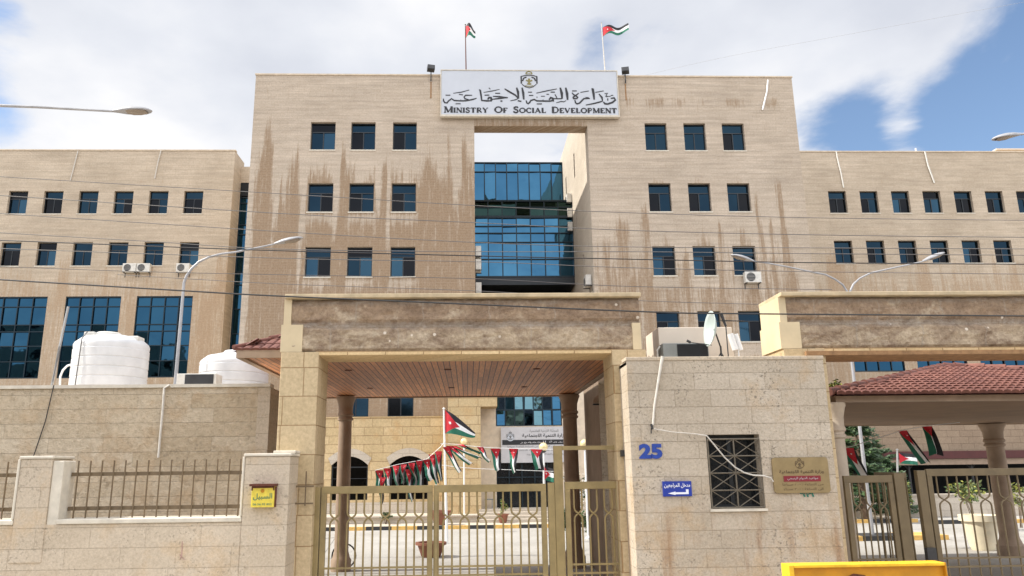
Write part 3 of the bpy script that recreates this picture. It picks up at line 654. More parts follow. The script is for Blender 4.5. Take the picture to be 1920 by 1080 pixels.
pipe_thing([at(302, 282, 49.93), at(296, 305, 49.93), at(290, 335, 49.93)], .035, 'conduit', 'drain_pipe', 'dirty pipe hanging down the left wing parapet nearer the tower', 'pipe', 'white drain pipes on the parapets')
pipe_thing([(33.0, 51.5, 24.2), (33.0, 51.5, 25.1)], .06, 'white_paint', 'vent_pipe', 'short white vent pipe standing on the right wing roof', 'pipe')

# ================================================================== sign on the tower
sgn = thing('ministry_sign', 'long white board with black Arabic calligraphy, crest and MINISTRY OF SOCIAL DEVELOPMENT', 'sign', (3.5, 38.7, 21.4))
YS = 38.70
tl, tr_, br_, bl = at(827, 132, YS), at(1155, 134, YS), at(1161, 216, YS), at(828, 215, YS)
zt_, zb_ = (tl.z+tr_.z)/2, (bl.z+br_.z)/2; xl_, xr_ = (tl.x+bl.x)/2, (tr_.x+br_.x)/2
b = MB(); b.box(xl_, xr_, YS, 38.93, zb_, zt_); b.build('board', 'sign_white', sgn, bevel=.01)
b = MB(); fr = .05
b.box(xl_-fr, xr_+fr, YS-.03, 38.93, zt_+.002, zt_+fr); b.box(xl_-fr, xr_+fr, YS-.03, 38.93, zb_-fr-.06, zb_-.002); b.box(xl_-fr, xl_-.002, YS-.03, 38.93, zb_, zt_); b.box(xr_+.002, xr_+fr, YS-.03, 38.93, zb_, zt_); b.build('frame', 'coping', sgn)
def c1(x, y): p = at(825+x/11.294, 130+y/11.29, YS); return (p.x, p.z)
def c2(x, y): p = at(990+x/10.97, 130+y/10.97, YS); return (p.x, p.z)
U1 = (at(836, 180, YS)-at(835, 180, YS)).length/11.29
cal = MB(); cal.y = YS-.012
for pts, w in [([(70, 620), (75, 665), (100, 705), (150, 710), (185, 665), (245, 622), (300, 660), (440, 668), (560, 665), (700, 637), (775, 612)], 22), ([(118, 548), (218, 548)], 24), ([(330, 730), (437, 730)], 24),
        ([(280, 507), (450, 485), (620, 438)], 16), ([(400, 530), (487, 542)], 24), ([(680, 550), (540, 550), (510, 588), (530, 625), (610, 642)], 22), ([(440, 640), (440, 668)], 18),
        ([(825, 432), (850, 440), (868, 540), (885, 660), (1000, 668), (1100, 668)], 26), ([(1010, 640), (1038, 598), (1078, 600), (1092, 650), (1070, 680)], 34), ([(945, 548), (1045, 546)], 28), ([(925, 490), (1100, 460), (1260, 425)], 15), ([(1035, 390), (1065, 422)], 20),
        ([(1170, 508), (1272, 508)], 26), ([(1120, 572), (1250, 580), (1437, 600)], 24), ([(1437, 600), (1250, 618), (1105, 635)], 24), ([(1280, 674), (1322, 674)], 36), ([(1368, 412), (1450, 465), (1600, 550), (1650, 612)], 26),
        ([(1622, 388), (1652, 480), (1662, 620)], 36), ([(1488, 668), (1600, 645), (1655, 620)], 16), ([(1645, 665), (1725, 680)], 34), ([(1738, 388), (1762, 500), (1775, 640)], 36)]:
    stroke(cal, [c1(*p) for p in pts], w*U1*1.45)
for pts, w in [([(-40, 640), (-25, 690), (0, 710), (35, 680), (60, 640), (130, 620), (180, 650), (440, 655), (520, 650)], 24), ([(0, 470), (82, 470)], 22), ([(20, 537), (108, 537)], 24), ([(170, 490), (380, 445), (592, 403)], 17), ([(380, 514), (432, 514)], 24), ([(265, 555), (348, 553)], 18), ([(465, 470), (552, 470)], 26),
        ([(185, 560), (185, 590)], 16), ([(310, 620), (310, 652)], 16), ([(432, 625), (470, 583), (510, 600), (520, 650), (470, 640)], 34), ([(555, 515), (600, 600)], 24), ([(530, 605), (700, 605)], 26), ([(662, 378), (693, 490), (702, 605)], 40), ([(775, 378), (803, 500), (815, 630)], 40),
        ([(578, 690), (680, 662), (738, 670), (785, 640)], 14), ([(180, 712), (287, 712)], 26), ([(908, 445), (1002, 445)], 26), ([(905, 480), (935, 520), (978, 540), (1025, 580), (1010, 602), (930, 602), (925, 578), (978, 540), (1045, 490)], 22), ([(962, 630), (980, 690), (1010, 712), (1060, 695), (1150, 603), (1272, 600)], 24), ([(1180, 578), (1250, 580)], 16),
        ([(1078, 475), (1252, 445)], 19), ([(1305, 400), (1330, 405), (1348, 500), (1362, 625)], 36), ([(1460, 508), (1520, 580), (1532, 640)], 28), ([(1190, 736), (1350, 705), (1470, 675), (1540, 650)], 22), ([(1385, 475), (1555, 445)], 19),
        ([(1700, 598), (1770, 588), (1797, 630), (1740, 680), (1640, 714), (1580, 708), (1550, 668)], 28), ([(1640, 600), (1640, 645)], 26), ([(1588, 560), (1700, 555)], 16), ([(1700, 540), (1752, 535)], 18), ([(1575, 500), (1640, 492), (1612, 530)], 16), ([(1600, 520), (1625, 575)], 16)]:
    stroke(cal, [c2(*p) for p in pts], w*U1*1.45)
cal.build('calligraphy', 'black_ink', sgn)
# serif capitals: (width, strokes) in a box of height 1; T thick, H thin
T_, H_ = .17, .075
def V(x, t_=T_): return ([(x, 0), (x, 1)], t_)
def Hb(x0, x1, z, t_=H_): return ([(x0, z), (x1, z)], t_)
def sf(x, w=.30): return [Hb(x-w/2, x+w/2, .03, .065), Hb(x-w/2, x+w/2, .97, .065)]
def ring(cx, rx, n=16, a0=0, a1=360, ry=.46, cz=.5): return [(cx+rx*math.cos(R(a0+(a1-a0)*i/n)), cz+ry*math.sin(R(a0+(a1-a0)*i/n))) for i in range(n+1)]
GL = {
 'M': (1.15, [V(.17, H_), V(.98), ([(.2, 1), (.58, .05)], T_), ([(.58, .05), (.96, 1)], H_), *sf(.17), *sf(.98)]),
 'I': (.36, [V(.18), *sf(.18, .34)]), 'N': (.95, [V(.15, H_), V(.80, H_), ([(.15, 1), (.80, 0)], T_), *sf(.15), *sf(.8)]),
 'S': (.72, [([(.60, .78), (.54, .95), (.33, .97), (.14, .86), (.14, .68), (.34, .54), (.56, .42), (.60, .22), (.48, .05), (.26, .03), (.12, .10), (.10, .28)], .14)]),
 'T': (.85, [V(.42), Hb(.04, .80, .96, .09), V(.06, .06) if False else ([(.06, .74), (.06, .97)], .06), ([(.79, .74), (.79, .97)], .06), Hb(.27, .57, .03, .065)]),
 'R': (.88, [V(.2), ([(.2, .95), (.5, .95), (.66, .86), (.66, .62), (.5, .5), (.2, .5)], .10), ([(.42, .5), (.80, .02)], .15), Hb(.05, .35, .03, .065), Hb(.05, .3, .97, .065)]),
 'Y': (.88, [([(.10, 1), (.44, .48)], T_), ([(.78, 1), (.44, .48)], H_), ([(.44, .48), (.44, 0)], T_), Hb(.0, .25, .97, .06), Hb(.66, .88, .97, .06), Hb(.29, .59, .03, .065)]),
 'O': (1.0, [(ring(.5, .41), .12), ([(.10, .3), (.10, .7)], .14), ([(.90, .3), (.90, .7)], .14)]),
 'F': (.72, [V(.2), Hb(.1, .66, .96, .08), Hb(.2, .52, .5, .08), ([(.65, .76), (.65, .97)], .06), Hb(.05, .35, .03, .065)]),
 'C': (.86, [(ring(.48, .38, 14, 40, 320), .12), ([(.12, .3), (.12, .7)], .14), ([(.76, .68), (.76, .92)], .06)]),
 'A': (.98, [([(.13, 0), (.48, 1)], H_), ([(.46, 1), (.84, 0)], T_), Hb(.26, .68, .34), Hb(.0, .27, .03, .065), Hb(.68, .98, .03, .065)]),
 'L': (.74, [V(.2), Hb(.1, .68, .04, .08), ([(.67, .03), (.67, .26)], .06), Hb(.05, .35, .97, .065)]),
 'D': (.98, [V(.2), ([(.1, .96), (.5, .96), (.76, .84), (.86, .5), (.76, .16), (.5, .04), (.1, .04)], .10), ([(.85, .32), (.85, .68)], .12)]),
 'E': (.78, [V(.2), Hb(.08, .70, .96, .08), Hb(.2, .55, .5, .08), Hb(.08, .72, .04, .08), ([(.69, .76), (.69, .97)], .06), ([(.71, .03), (.71, .25)], .06)]),
 'V': (.92, [([(.12, 1), (.46, .03)], T_), ([(.80, 1), (.46, .03)], H_), Hb(.0, .28, .97, .06), Hb(.66, .92, .97, .06)]),
 'P': (.80, [V(.2), ([(.2, .95), (.52, .95), (.68, .84), (.68, .62), (.52, .48), (.2, .48)], .10), Hb(.05, .35, .03, .065), Hb(.05, .3, .97, .065)])}
eng = MB(); eng.y = YS-.012
def word(s, x0, x1, zb, hb, hs):
    tot_ = sum(GL[c][0]*(hb if i == 0 else hs)+.06*hs for i, c in enumerate(s)); k = (x1-x0)/tot_; x = x0
    for i, c in enumerate(s):
        w, stks = GL[c]; h = hb if i == 0 else hs
        for pts, t_ in stks: stroke(eng, [(x+px*h*k, zb+pz*h) for px, pz in pts], t_*h*1.75*(k if len(pts) == 2 and pts[0][0] == pts[1][0] else 1), False)
        x += (w*h+.06*hs)*k
zbase = at(990, 211.6, YS).z; HB = .36; HS = .29
for w_, a, c in (('MINISTRY', 832, 916), ('OF', 927, 952.5), ('SOCIAL', 962, 1024.5), ('DEVELOPMENT', 1034, 1157.5)):
    pass
for w_, a, c in (('MINISTRY', 832, 916), ('OF', 927, 952.5), ('SOCIAL', 962, 1024.5), ('DEVELOPMENT', 1034, 1157)):
    word(w_, at(a, 207, YS).x, at(c, 207, YS).x, zbase, HB, HS)
eng.build('lettering', 'black_ink', sgn)
def crest(parent, cx, cz, s, y, m1='black_ink', m2='gold_ink'):
    """royal mantle under a crown with an eagle on a globe"""
    k = MB(); k.y = y
    def S_(pts, w): stroke(k, [(cx+a*s, cz+c*s) for a, c in pts], w*s, False)
    S_([(-.50, .30), (-.50, -.22)], .09); S_([(.50, .30), (.50, -.22)], .09); S_([(-.50, .28), (-.22, .36), (0, .34), (.22, .36), (.50, .28)], .06)
    S_([(-.46, -.26), (-.25, -.44), (0, -.52), (.25, -.44), (.46, -.26)], .05); S_([(-.42, -.04), (-.34, .16), (-.16, .24)], .09); S_([(.42, -.04), (.34, .16), (.16, .24)], .09)
    k.build('crest_mantle', m1, parent); k = MB(); k.y = y
    def S_(pts, w): stroke(k, [(cx+a*s, cz+c*s) for a, c in pts], w*s, False)
    S_([(-.20, .46), (-.15, .58), (0, .64), (.15, .58), (.20, .46)], .07); S_([(-.18, .46), (.18, .46)], .06); S_([(0, .62), (0, .70)], .05)
    S_([(-.20, .02), (0, -.08), (.20, .02)], .10); S_([(0, .14), (0, -.30)], .14); S_([(-.14, -.24), (.14, -.24)], .09); S_([(-.26, -.36), (0, -.42), (.26, -.36)], .05)
    k.build('crest_eagle', m2, parent)
cc = at(992, 151, YS); crest(sgn, cc.x, cc.z, .87, YS-.014)

# ================================================================== things fixed to the facades
def make_ac(loc, label, side=False, cat='air conditioner', group='air conditioning units on the facades', w=.86, grille=True):
    """outdoor unit, local: x width, y depth towards -y, z up"""
    o = thing('air_conditioner', label, cat, loc, group)
    def bb(mb, name, mat, par, sm=False): return mb.build(name, mat, par, sm)
    x, y, z = loc
    k = MB(); k.box(x, x+w, y-.34, y-.04, z, z+.58); cs = k.build('casing', 'grimy_white', o, bevel=.015)
    k = MB(); cx, cz = x+w*.36, z+.29
    k.lathe((0, 0, 0), [(.235, 0), (.235, .012), (.20, .014), (.2, .004), (.06, .004), (.06, .014), (0.001, .014)], 20); 
    M_ = Matrix.Rotation(R(90), 4, 'X')
    k.v = [M_ @ v + Vector((cx, y-.342, cz)) for v in k.v]; fg = k.build('fan_grille', 'dark_metal', o)
    k = MB()
    for i in range(5): k.box(cx-.22, cx+.22, y-.362, y-.356, cz-.16+i*.08, cz-.15+i*.08)
    k.build('grille_bars', 'grimy_white', fg)
    k = MB(); k.box(x+.05, x+.09, y-.38, y, z-.04, z-.002); k.box(x+w-.09, x+w-.05, y-.38, y, z-.04, z-.002); k.box(x+.05, x+.09, y-.03, y, z-.3, z-.04); k.box(x+w-.09, x+w-.05, y-.03, y, z-.3, z-.04); k.build('bracket', 'dark_metal', o)
    return o
p = at(233, 512, 50); ac0 = make_ac((p.x, 50, p.z), 'dirty white air conditioner under the left wing windows, left unit of the pair')
def dup(src, loc, label):
    o = copy_tree(src); o.location = loc; o['label'] = label; return o
p = at(259, 512, 50); dup(ac0, (p.x, 50, p.z), 'dirty white air conditioner under the left wing windows, right unit of the pair')
p = at(333, 512, 50); dup(ac0, (p.x, 50, p.z), 'single white air conditioner on the left wing, beside the street lamp arm')
p = at(1394, 532, 39); dup(ac0, (p.x, 39, p.z), 'white air conditioner on brackets under a right block window of the central building')
for i, (y_, z_, x_, rot, lb) in enumerate([(46.6, 18.9, 6.67, 90, 'topmost air conditioner on the sunlit inner wall of the square opening'), (46.6, 17.9, 6.67, 90, 'air conditioner second from the top on the inner wall of the square opening'), (46.6, 17.0, 6.67, 90, 'air conditioner third from the top on the inner wall of the square opening'), (40.4, 12.0, 6.67, 90, 'low air conditioner on the right inner wall just above the gate portal cornice'),
                                          (40.2, 13.8, .42, -90, 'upper air conditioner on the left inner wall of the square opening'), (40.2, 13.05, .42, -90, 'middle air conditioner on the left inner wall of the square opening'), (40.2, 11.75, .42, -90, 'lower air conditioner on the left inner wall of the square opening')]):
    o = dup(ac0, (x_, y_, z_), lb); o.rotation_euler = (0, 0, R(-rot if rot > 0 else 90)) if True else None
    o.rotation_euler = (0, 0, R(-90) if rot > 0 else R(90))
def flood(px, py, Y, yaw_, label):
    p = at(px, py, Y); o = thing('floodlight', label, 'floodlight', (p.x, Y, p.z), 'floodlights beside the sign')
    k = MB(); k.tube([p, p+Vector((0, 0, .55))], .03, 6); k.tube([p+Vector((0, .2, .1)), p+Vector((0, -.1, .1))], .03, 6); k.build('arm', 'dark_metal', o)
    k = MB(); c = p+Vector((0, -.1, .72)); k.obox(c, (.20, .05*yaw_, 0), (-.03*yaw_, .12, -.04), (0, .03, .15)); k.build('lamp_housing', 'dark_metal', o, bevel=.01)
    k = MB(); k.obox(c+Vector((.03*yaw_, -.125, .04)), (.17, .04*yaw_, 0), (-.003, .008, 0), (0, .03, .12)); k.build('glass', 'dark_metal', o)
    q = MB(); q.box(p.x-.035, p.x+.035, 38.985, 38.998, p.z-1.0, p.z); q.poly
    tag(rebase(q.build('rust_stain', 'rust_streak')), 'brown rust streak running down the stone below the %s floodlight' % ('left' if yaw_ > 0 else 'right'), 'stain')
flood(808, 152, 38.9, 1, 'dark floodlight on the parapet left of the sign'); flood(1173, 156, 38.9, -1, 'dark floodlight on the parapet right of the sign')

# ================================================================== flags
def flag_mesh(f, nu=16, star=True):
    b_ = MB(); us = sorted(set([i/nu for i in range(nu+1)]+[1/3, .5]))
    def bands(u): 
        if u <= 1/3: return [0, u, u, .5, 1-u, 1-u, 1], None
        return None, None
    for u0, u1 in zip(us, us[1:]):
        um = (u0+u1)/2
        def cut(u):
            if um < 1/3: return [0, u, .5, 1-u, 1]
            if um < .5: return [0, 1/3, u, .5, 1-u, 2/3, 1]
            return [0, 1/3, .5, 2/3, 1]
        ms = [3, 0, 0, 1] if um < 1/3 else ([3, 2, 0, 0, 2, 1] if um < .5 else [3, 2, 2, 1])
        A, B = cut(u0), cut(u1)
        for k in range(len(A)-1):
            pts = [f(u0, A[k]), f(u1, B[k]), f(u1, B[k+1]), f(u0, A[k+1])]
            ded = [pts[0]]
            for p_ in pts[1:]:
                if (p_-ded[-1]).length > 1e-5: ded.append(p_)
            if (ded[0]-ded[-1]).length < 1e-5: ded.pop()
            if len(ded) > 2: b_.poly(ded, ms[k])
    if star:
        c = f(.17, .5); ex = (f(.19, .5)-c).normalized(); ey = (f(.17, .55)-c).normalized(); nn_ = ex.cross(ey).normalized(); s_ = (f(.17, 1)-f(.17, 0)).length*.085
        for sg in (-1, 1):
            b_.poly([c+nn_*.012*sg+(ex*math.cos(math.pi*k/7)+ey*math.sin(math.pi*k/7))*s_*(1 if k % 2 == 0 else .5) for k in range(14)], 2)
    return b_
FM = ['flag_red', 'flag_black', 'flag_white', 'flag_green']
def flagpole(base, top, r, name, label, mat='white_paint', r2=None):
    o = thing(name, label, 'flagpole', tuple(base))
    k = MB(); k.tube([base, (Vector(base)+Vector(top))/2, top], [r, r*.85, r2 or r*.6], 8); k.build('pole', mat, o, True)
    k = MB(); k.lathe(top, [(.001, -.03), (r*1.3, 0), (.001, .04)], 8, caps=False); k.build('finial', mat, o); return o
# roof flags
b0, t0 = at(874, 140, 39.6), at(872.5, 46, 39.6); flagpole(b0, t0, .035, 'flagpole', 'thin dark flagpole on the roof, behind the left part of the sign', 'rust')
def f1(u, v): return t0+Vector((.03+u*.55, -.25*math.sin(u*5), -.12-(1-v)*.75*(1-.55*u)-u*.16*(1-v)+.12*math.sin(u*4)*v-.1*u))
o = flag_mesh(f1, 10, False).build('flag', FM, smooth=False); tag(rebase(o), 'small crumpled black white green and red flag on the left roof pole', 'flag')
b0, t0b = at(1135, 140, 39.6), at(1127.5, 43, 39.6); flagpole(b0, t0b, .035, 'flagpole', 'thin rusty leaning flagpole on the roof, behind the right part of the sign', 'conduit')
def f2(u, v): return t0b+Vector((.06+u*1.50, -.15*math.sin(u*7), -.30-(1-v)*.58*(1-.25*u)+.20*u+.05*math.sin(u*8)))
o = flag_mesh(f2).build('flag', FM); tag(rebase(o), 'flag flying out flat from the right roof pole, red triangle with white star', 'flag')
# courtyard pole with drooping flag
Yf = 26.0
b0, t0c = at(838, 985, 28), at(832, 766, 28); b0.z = 0.0; flagpole(b0, t0c, .05, 'flagpole', 'white flagpole in the courtyard carrying a flag, seen over the main gate')
def f3(u, v): 
    return t0c+Vector((.05+u*1.08, -.12*math.sin(u*6), -.05-(1-v)*.85*(1-u)**.8*(1 if u < 1 else 0)-(1-v)*.16*u-u**1.25*.82))
o = flag_mesh(f3).build('flag', FM); tag(rebase(o), 'flag drooping to the right from the white courtyard pole over the main gate', 'flag')
def hang(x, y, Y, wpx, hpx, dx=0, squash=1.0, ph=0):
    """flag hung by its hoist from a string at pixel x, y"""
    c = at(x, y, Y); s_ = Y/1438; rq = random.Random(int(x*7+y)); w = wpx*s_*rq.uniform(.75, 1.05); h = hpx*s_*rq.uniform(.72, 1.0); tw = rq.uniform(-1.3, 1.3); cr = rq.uniform(.03, .09)
    def f(u, v): 
        ww = w*(1-.45*u*squash)
        return c+Vector(((v-.5)*ww*math.cos(tw*u)+dx*s_*u+cr*.7*math.sin(u*6+ph)*u, (v-.5)*ww*math.sin(tw*u)+cr*math.sin(v*8+ph)*(.3+u)+cr*math.sin(u*5+ph), -u*h-.04*u*math.sin(v*6+ph)))
    return flag_mesh(f, 8)
def bunting(label, string_pts, Y, flags, loc):
    o = thing('flag_bunting', label, 'bunting', loc)
    k = MB(); k.tube([at(a, c, Y) for a, c in string_pts], .008, 4); k.build('string', 'white_paint', o)
    for fl in flags: hang(fl[0], fl[1], Y, *fl[2:]).build('flag', FM, o)
    return o
bunting('tangled string of small national flags left of the courtyard flagpole', [(703, 882), (745, 871), (800, 861), (826, 838), (835, 826)], 24, [(711, 882, 15, 42, 3, .3, 0), (726, 878, 14, 44, 6, .4, 1), (742, 873, 13, 50, 5, .3, 2), (757, 871, 13, 46, -3, .3, 3), (772, 868, 15, 46, 8, .4, 4), (786, 864, 13, 56, 4, .3, 5), (799, 861, 16, 52, 10, .3, .5), (811, 852, 15, 56, 8, .4, 1.5), (822, 846, 15, 62, 4, .3, 2.5), (718, 895, 12, 52, -4, .2, 3), (765, 880, 12, 62, 8, .2, 1)], (-3, 24, 0))
bunting('string of blown flags fanning out just right of the courtyard flagpole', [(826, 832), (850, 833), (880, 836), (900, 838)], 25, [(836, 838, 13, 46, 26, .3, 0), (842, 836, 14, 40, 40, .3, 1), (850, 836, 12, 26, 46, .3, 2), (862, 833, 12, 22, 40, .3, 3), (900, 838, 11, 36, 16, .4, 1)], (-.5, 25, 0))
bunting('string of three hanging flags with red triangles in front of the white banner', [(900, 838), (928, 840), (965, 841), (1010, 842), (1040, 843)], 25.5, [(929, 841, 20, 40, 5, .7, 0), (963, 841, 22, 44, 0, .6, 1), (1006, 842, 22, 46, 4, .7, 2)], (1.5, 25.5, 0))
bunting('thin string hung with tiny tattered tags below the flags', [(826, 872), (870, 877), (900, 879), (960, 881), (1040, 884)], 26, [], (.5, 26, 0))
bunting('string of large hanging flags left end, tied to the gatehouse side of the second gate', [(1578, 842), (1600, 836), (1650, 820), (1694, 806)], 19, [(1590, 840, 24, 74, 30, .2, 0)], (10, 19, 0))
bunting('string with a pair of large hanging flags over the second gate', [(1694, 806), (1740, 798), (1800, 792)], 19.5, [(1694, 807, 17, 78, 34, .0, 1), (1741, 799, 20, 64, 6, -.9, 2)], (12, 19.5, 0))
b0 = at(1020, 985, 30); b0.z = 0; tt = at(1019, 872, 30); flagpole(b0, tt, .04, 'flagpole', 'short white flagpole with a limp red flag near the entrance steps')
def f4(u, v): return tt+Vector((.03+u*.42, .1*math.sin(u*6), -.05-(1-v)*.5-u*.12))
tag(rebase(flag_mesh(f4, 8).build('flag', FM)), 'small limp flag on the short pole near the entrance steps', 'flag')

# ================================================================== STREET FRONT
# ---- boundary wall with piers and railing
WY = 11.9
bw = thing('boundary_wall', 'low pale stone street wall with piers and a railing, left of the main gate', 'wall', (-6, WY, 0))
pR0, pR1 = -3.34, -2.67; q0, q1 = -6.64, -6.02; zt1 = 1.86
def stbox(x0, x1, y0, y1, z0, z1, name='panel', mat='street_stone', par=bw, bev=.012):
    k = MB(); k.box(x0, x1, y0, y1, z0, z1); return k.build(name, mat, par, bevel=bev)
stbox(-14, pR0-.002, WY+.02, WY+.55, .005, zt1-.07)
stbox(-14, q0-.002, WY-.01, WY+.58, zt1-.068, zt1, 'coping', 'coping'); stbox(q1+.002, pR0-.002, WY-.01, WY+.58, zt1-.068, zt1, 'coping', 'coping')
stbox(pR0, pR1, WY, WY+.62, .005, 2.73, 'pier'); stbox(pR0-.02, pR1+.02, WY-.02, WY+.64, 2.732, 2.775, 'coping', 'coping')
stbox(q0, q1-.16, WY, WY+.62, zt1-.6, 2.73, 'pier'); stbox(q0-.02, q1-.14, WY-.02, WY+.64, 2.732, 2.775, 'coping', 'coping')
stbox(q1-.158, q1, WY+.03, WY+.4, zt1-.5, 2.70, 'pier', 'coping')
stbox(pR0+.35, pR1+.02, WY+.25, WY+.66, 2.777, 2.82, 'coping', 'coping')
# pale strips added on the piers' left edges, sunlight put into their colour
stbox(pR0-.035, pR0-.002, WY-.015, WY+.56, zt1+.002, 2.73, 'sunlit_edge', 'coping'); stbox(q0-.035, q0-.002, WY-.015, WY+.56, zt1+.002, 2.73, 'sunlit_edge', 'coping')
def railing(x0, x1, label, n, zt, zb):
    o = thing('railing', label, 'railing', ((x0+x1)/2, 12.2, zt1)); 
    for z in (zt, zb):
        k = MB(); k.box(x0-.02, x1+.02, 12.17, 12.23, z-.028, z+.028); k.build('rail', 'rail_paint', o)
    for i in range(n):
        x = x0+(x1-x0)*(i+.5)/n+random.uniform(-.005, .005); k = MB(); k.box(x-.008, x+.008, 12.135, 12.155, zb-.30, zt+.20); k.build('bar', 'rail_paint', o)
    return o
railing(q1+.03, pR0-.04, 'rusty brown railing with upright bars between the two stone piers', 15, 2.50, 2.0)
railing(-9.6, q0-.04, 'rusty brown railing at the left edge, left of the far stone pier', 16, 2.50, 2.0)
p = at(350, 1010, WY)   # faint red graffiti stroke
k = MB(); k.y = WY+.012; stroke(k, [(at(341, 1015, WY).x, at(341, 1015, WY).z), (at(340, 1040, WY).x, at(340, 1040, WY).z), (at(337, 1050, WY).x, at(337, 1050, WY).z)], .012); stroke(k, [(at(336, 1040, WY).x, at(336, 1040, WY).z), (at(345, 1050, WY).x, at(345, 1050, WY).z)], .012)
plain('faded_red', (.42, .27, .24), .9, var=.2, scale=20)
k.build('graffiti', 'faded_red', bw)
# yellow box on the pier
bx = thing('wall_box', 'small rusty yellow metal box with green Arabic lettering, fixed to the pier', 'post box', (-3.06, WY, 2.0))
a, c = at(472, 912, 11.78), at(513, 951, 11.78)
k = MB(); k.box(a.x, c.x, 11.78, WY, c.z, a.z); k.build('casing', 'yellow_enamel', bx, bevel=.008)
k = MB(); k.box(a.x-.02, c.x+.02, 11.72, WY, a.z+.002, a.z+.035); k.build('lid', 'rust', bx)
k = MB(); k.box(a.x, a.x+.02, 11.775, 11.779, a.z-.06, a.z); k.box(c.x-.02, c.x, 11.775, 11.779, a.z-.06, a.z); k.box(a.x, c.x, 11.776, 11.779, a.z-.025, a.z); k.box(c.x+.001, c.x+.008, 11.80, WY, c.z, a.z-.01); k.build('rust_edge', 'rust', bx)
k = MB(); cx = (a.x+c.x)/2; k.lathe((0, 0, 0), [(.03, 0), (.03, .004)], 7); k.v = [Matrix.Rotation(R(90), 4, 'X') @ v + Vector((cx-.005, 11.779, a.z-.065)) for v in k.v]; k.build('badge', 'skip_shade_and_badge', bx)
letter('السبيل', a.x+.03, c.x-.03, c.z+.10, c.z+.20, 11.776, 'green_ink', bx, .012)
letter('06 56 92 852', a.x+.03, c.x-.03, c.z+.03, c.z+.058, 11.776, 'green_ink', bx, .01, arabic=False)
# ---- guard house behind the boundary wall
gh = thing('guard_house', 'long low building of rough pale stone blocks behind the left railing', 'building', (-9, 14.5, 0))
k = MB(); wall(k, 'y', 14.5, -20, -3.70, 0, 4.05, [], 50, .2, -1); wall(k, 'x', -3.70, 14.5, 19.5, 0, 4.05, [], 50, .2, 1)
k.poly([(-20, 19.5, 0), (-20, 19.5, 4.05), (-3.7, 19.5, 4.05), (-3.7, 19.5, 0)]); k.poly([(-20, 19.5, 0), (-20, 14.5, 0), (-20, 14.5, 4.05), (-20, 19.5, 4.05)]); k.build('wall', 'rough_wall_stone', gh)
k = MB(); k.box(-20.02, -3.68, 14.46, 14.75, 4.05, 4.11); k.build('coping', 'coping', gh)
k = MB(); k.box(-20.0, -3.71, 14.75, 19.5, 3.86, 3.95); k.build('roof', 'cream_paint', gh)
k = MB(); k.box(-3.90, -3.675, 14.485, 14.515, 0, 4.04); k.build('corner_strip', 'street_stone', gh)
# ---- roof things
def tank(px0, px1, ytop, Y, name_label, ztop, nr):
    x0, x1 = at(px0, 700, Y).x, at(px1, 700, Y).x; cx, r = (x0+x1)/2, (x1-x0)/2; H_t = ztop-3.95
    o = thing('water_tank', name_label, 'water tank', (cx, Y, 3.95)); prof = [(r*.97, 0), (r, .05)]
    z = .12
    while z < H_t-.34:
        prof += [(r, z), (r, z+.165), (r*.988, z+.175), (r*.988, z+.190)]; z += .20
    prof += [(r, H_t-.22), (r*.97, H_t-.17), (r*.80, H_t-.06), (r*.52, H_t-.01), (r*.50, H_t)]
    k_ = MB(); k_.lathe((cx, Y, 3.952), prof, 48); k_.build('shell', 'white_plastic', o, True)
    k_ = MB(); k_.lathe((cx-(.0 if nr else .1), Y, 3.95+H_t), [(r*.34, -.005), (r*.34, .06), (r*.30, .085), (.02, .10)], 24); k_.build('lid', 'white_plastic' if nr else 'grimy_white', o, True)
    if nr == 0:
        k_ = MB(); k_.box(cx+r*.55, cx+r*.85, Y-.25, Y+.1, 3.95+H_t-.16, 3.95+H_t-.02); k_.box(cx-r*.55, cx-r*.25, Y-.45, Y-.1, 3.95+H_t-.1, 3.95+H_t+.04); k_.build('fitting', 'grimy_white', o, bevel=.02)
        k_ = MB(); zz_ = 3.95+H_t
        k_.tube([(cx-r*.40, Y-r*.72, zz_+.02), (cx-r*.42, Y-r*.93, zz_-.15), (cx-r*.42, Y-r*.965, zz_-.6), (cx-r*.46, Y-r*.96, 4.0)], .013, 6); k_.build('hose', 'cable_grey', o)
    return o
tank(138.5, 272, 625, 16.5, 'large white ribbed plastic water tank standing on the guard house roof', 5.36, 0)
tank(376, 502, 657, 17.6, 'smaller white ribbed water tank half hidden behind the canopy eave', 5.12, 1)
pipe_thing([at(135, 683, 16.3), at(126, 686, 16.3), at(118, 694, 16.3), at(113, 706, 16.3), at(112, 725, 16.3)], .022, 'white_paint', 'water_pipe', 'curved white pipe arching down beside the large white tank', 'pipe', n=8)
p = at(330, 722, 15.6); q = at(404, 700, 15.6)
acr = thing('air_conditioner', 'low grey rooftop air conditioner between the two white tanks', 'air conditioner', (p.x, 15.6, 3.95))
k = MB(); k.box(p.x, q.x+.02, 15.6, 16.0, 3.955, q.z); k.build('casing', 'grimy_white', acr, bevel=.01)
k = MB(); k.box(p.x+.17, q.x-.03, 15.585, 15.6, 4.0, q.z-.02); c_ = k.build('coil', 'dark_metal', acr)
k = MB(); k.tube([at(128, 575, 15.2), at(112, 650, 15.2), at(99, 716, 15.2)], .024, 8); k.tube([at(112, 650, 15.2), at(99, 716, 15.2), Vector((at(99, 716, 15.2).x-.05, 15.2, 3.955))], .024, 8)
tag(rebase(k.build('antenna_mast', 'galvanised', smooth=True)), 'thin grey pole leaning up from the guard house roof beside the tank', 'pole')
pipe_thing([at(101, 722, 14.46), at(85, 790, 14.46), at(62, 858, 14.46)], .010, 'cable_black', 'wall_cable', 'dark cable slanting down the rough stone wall at the left', 'cable')
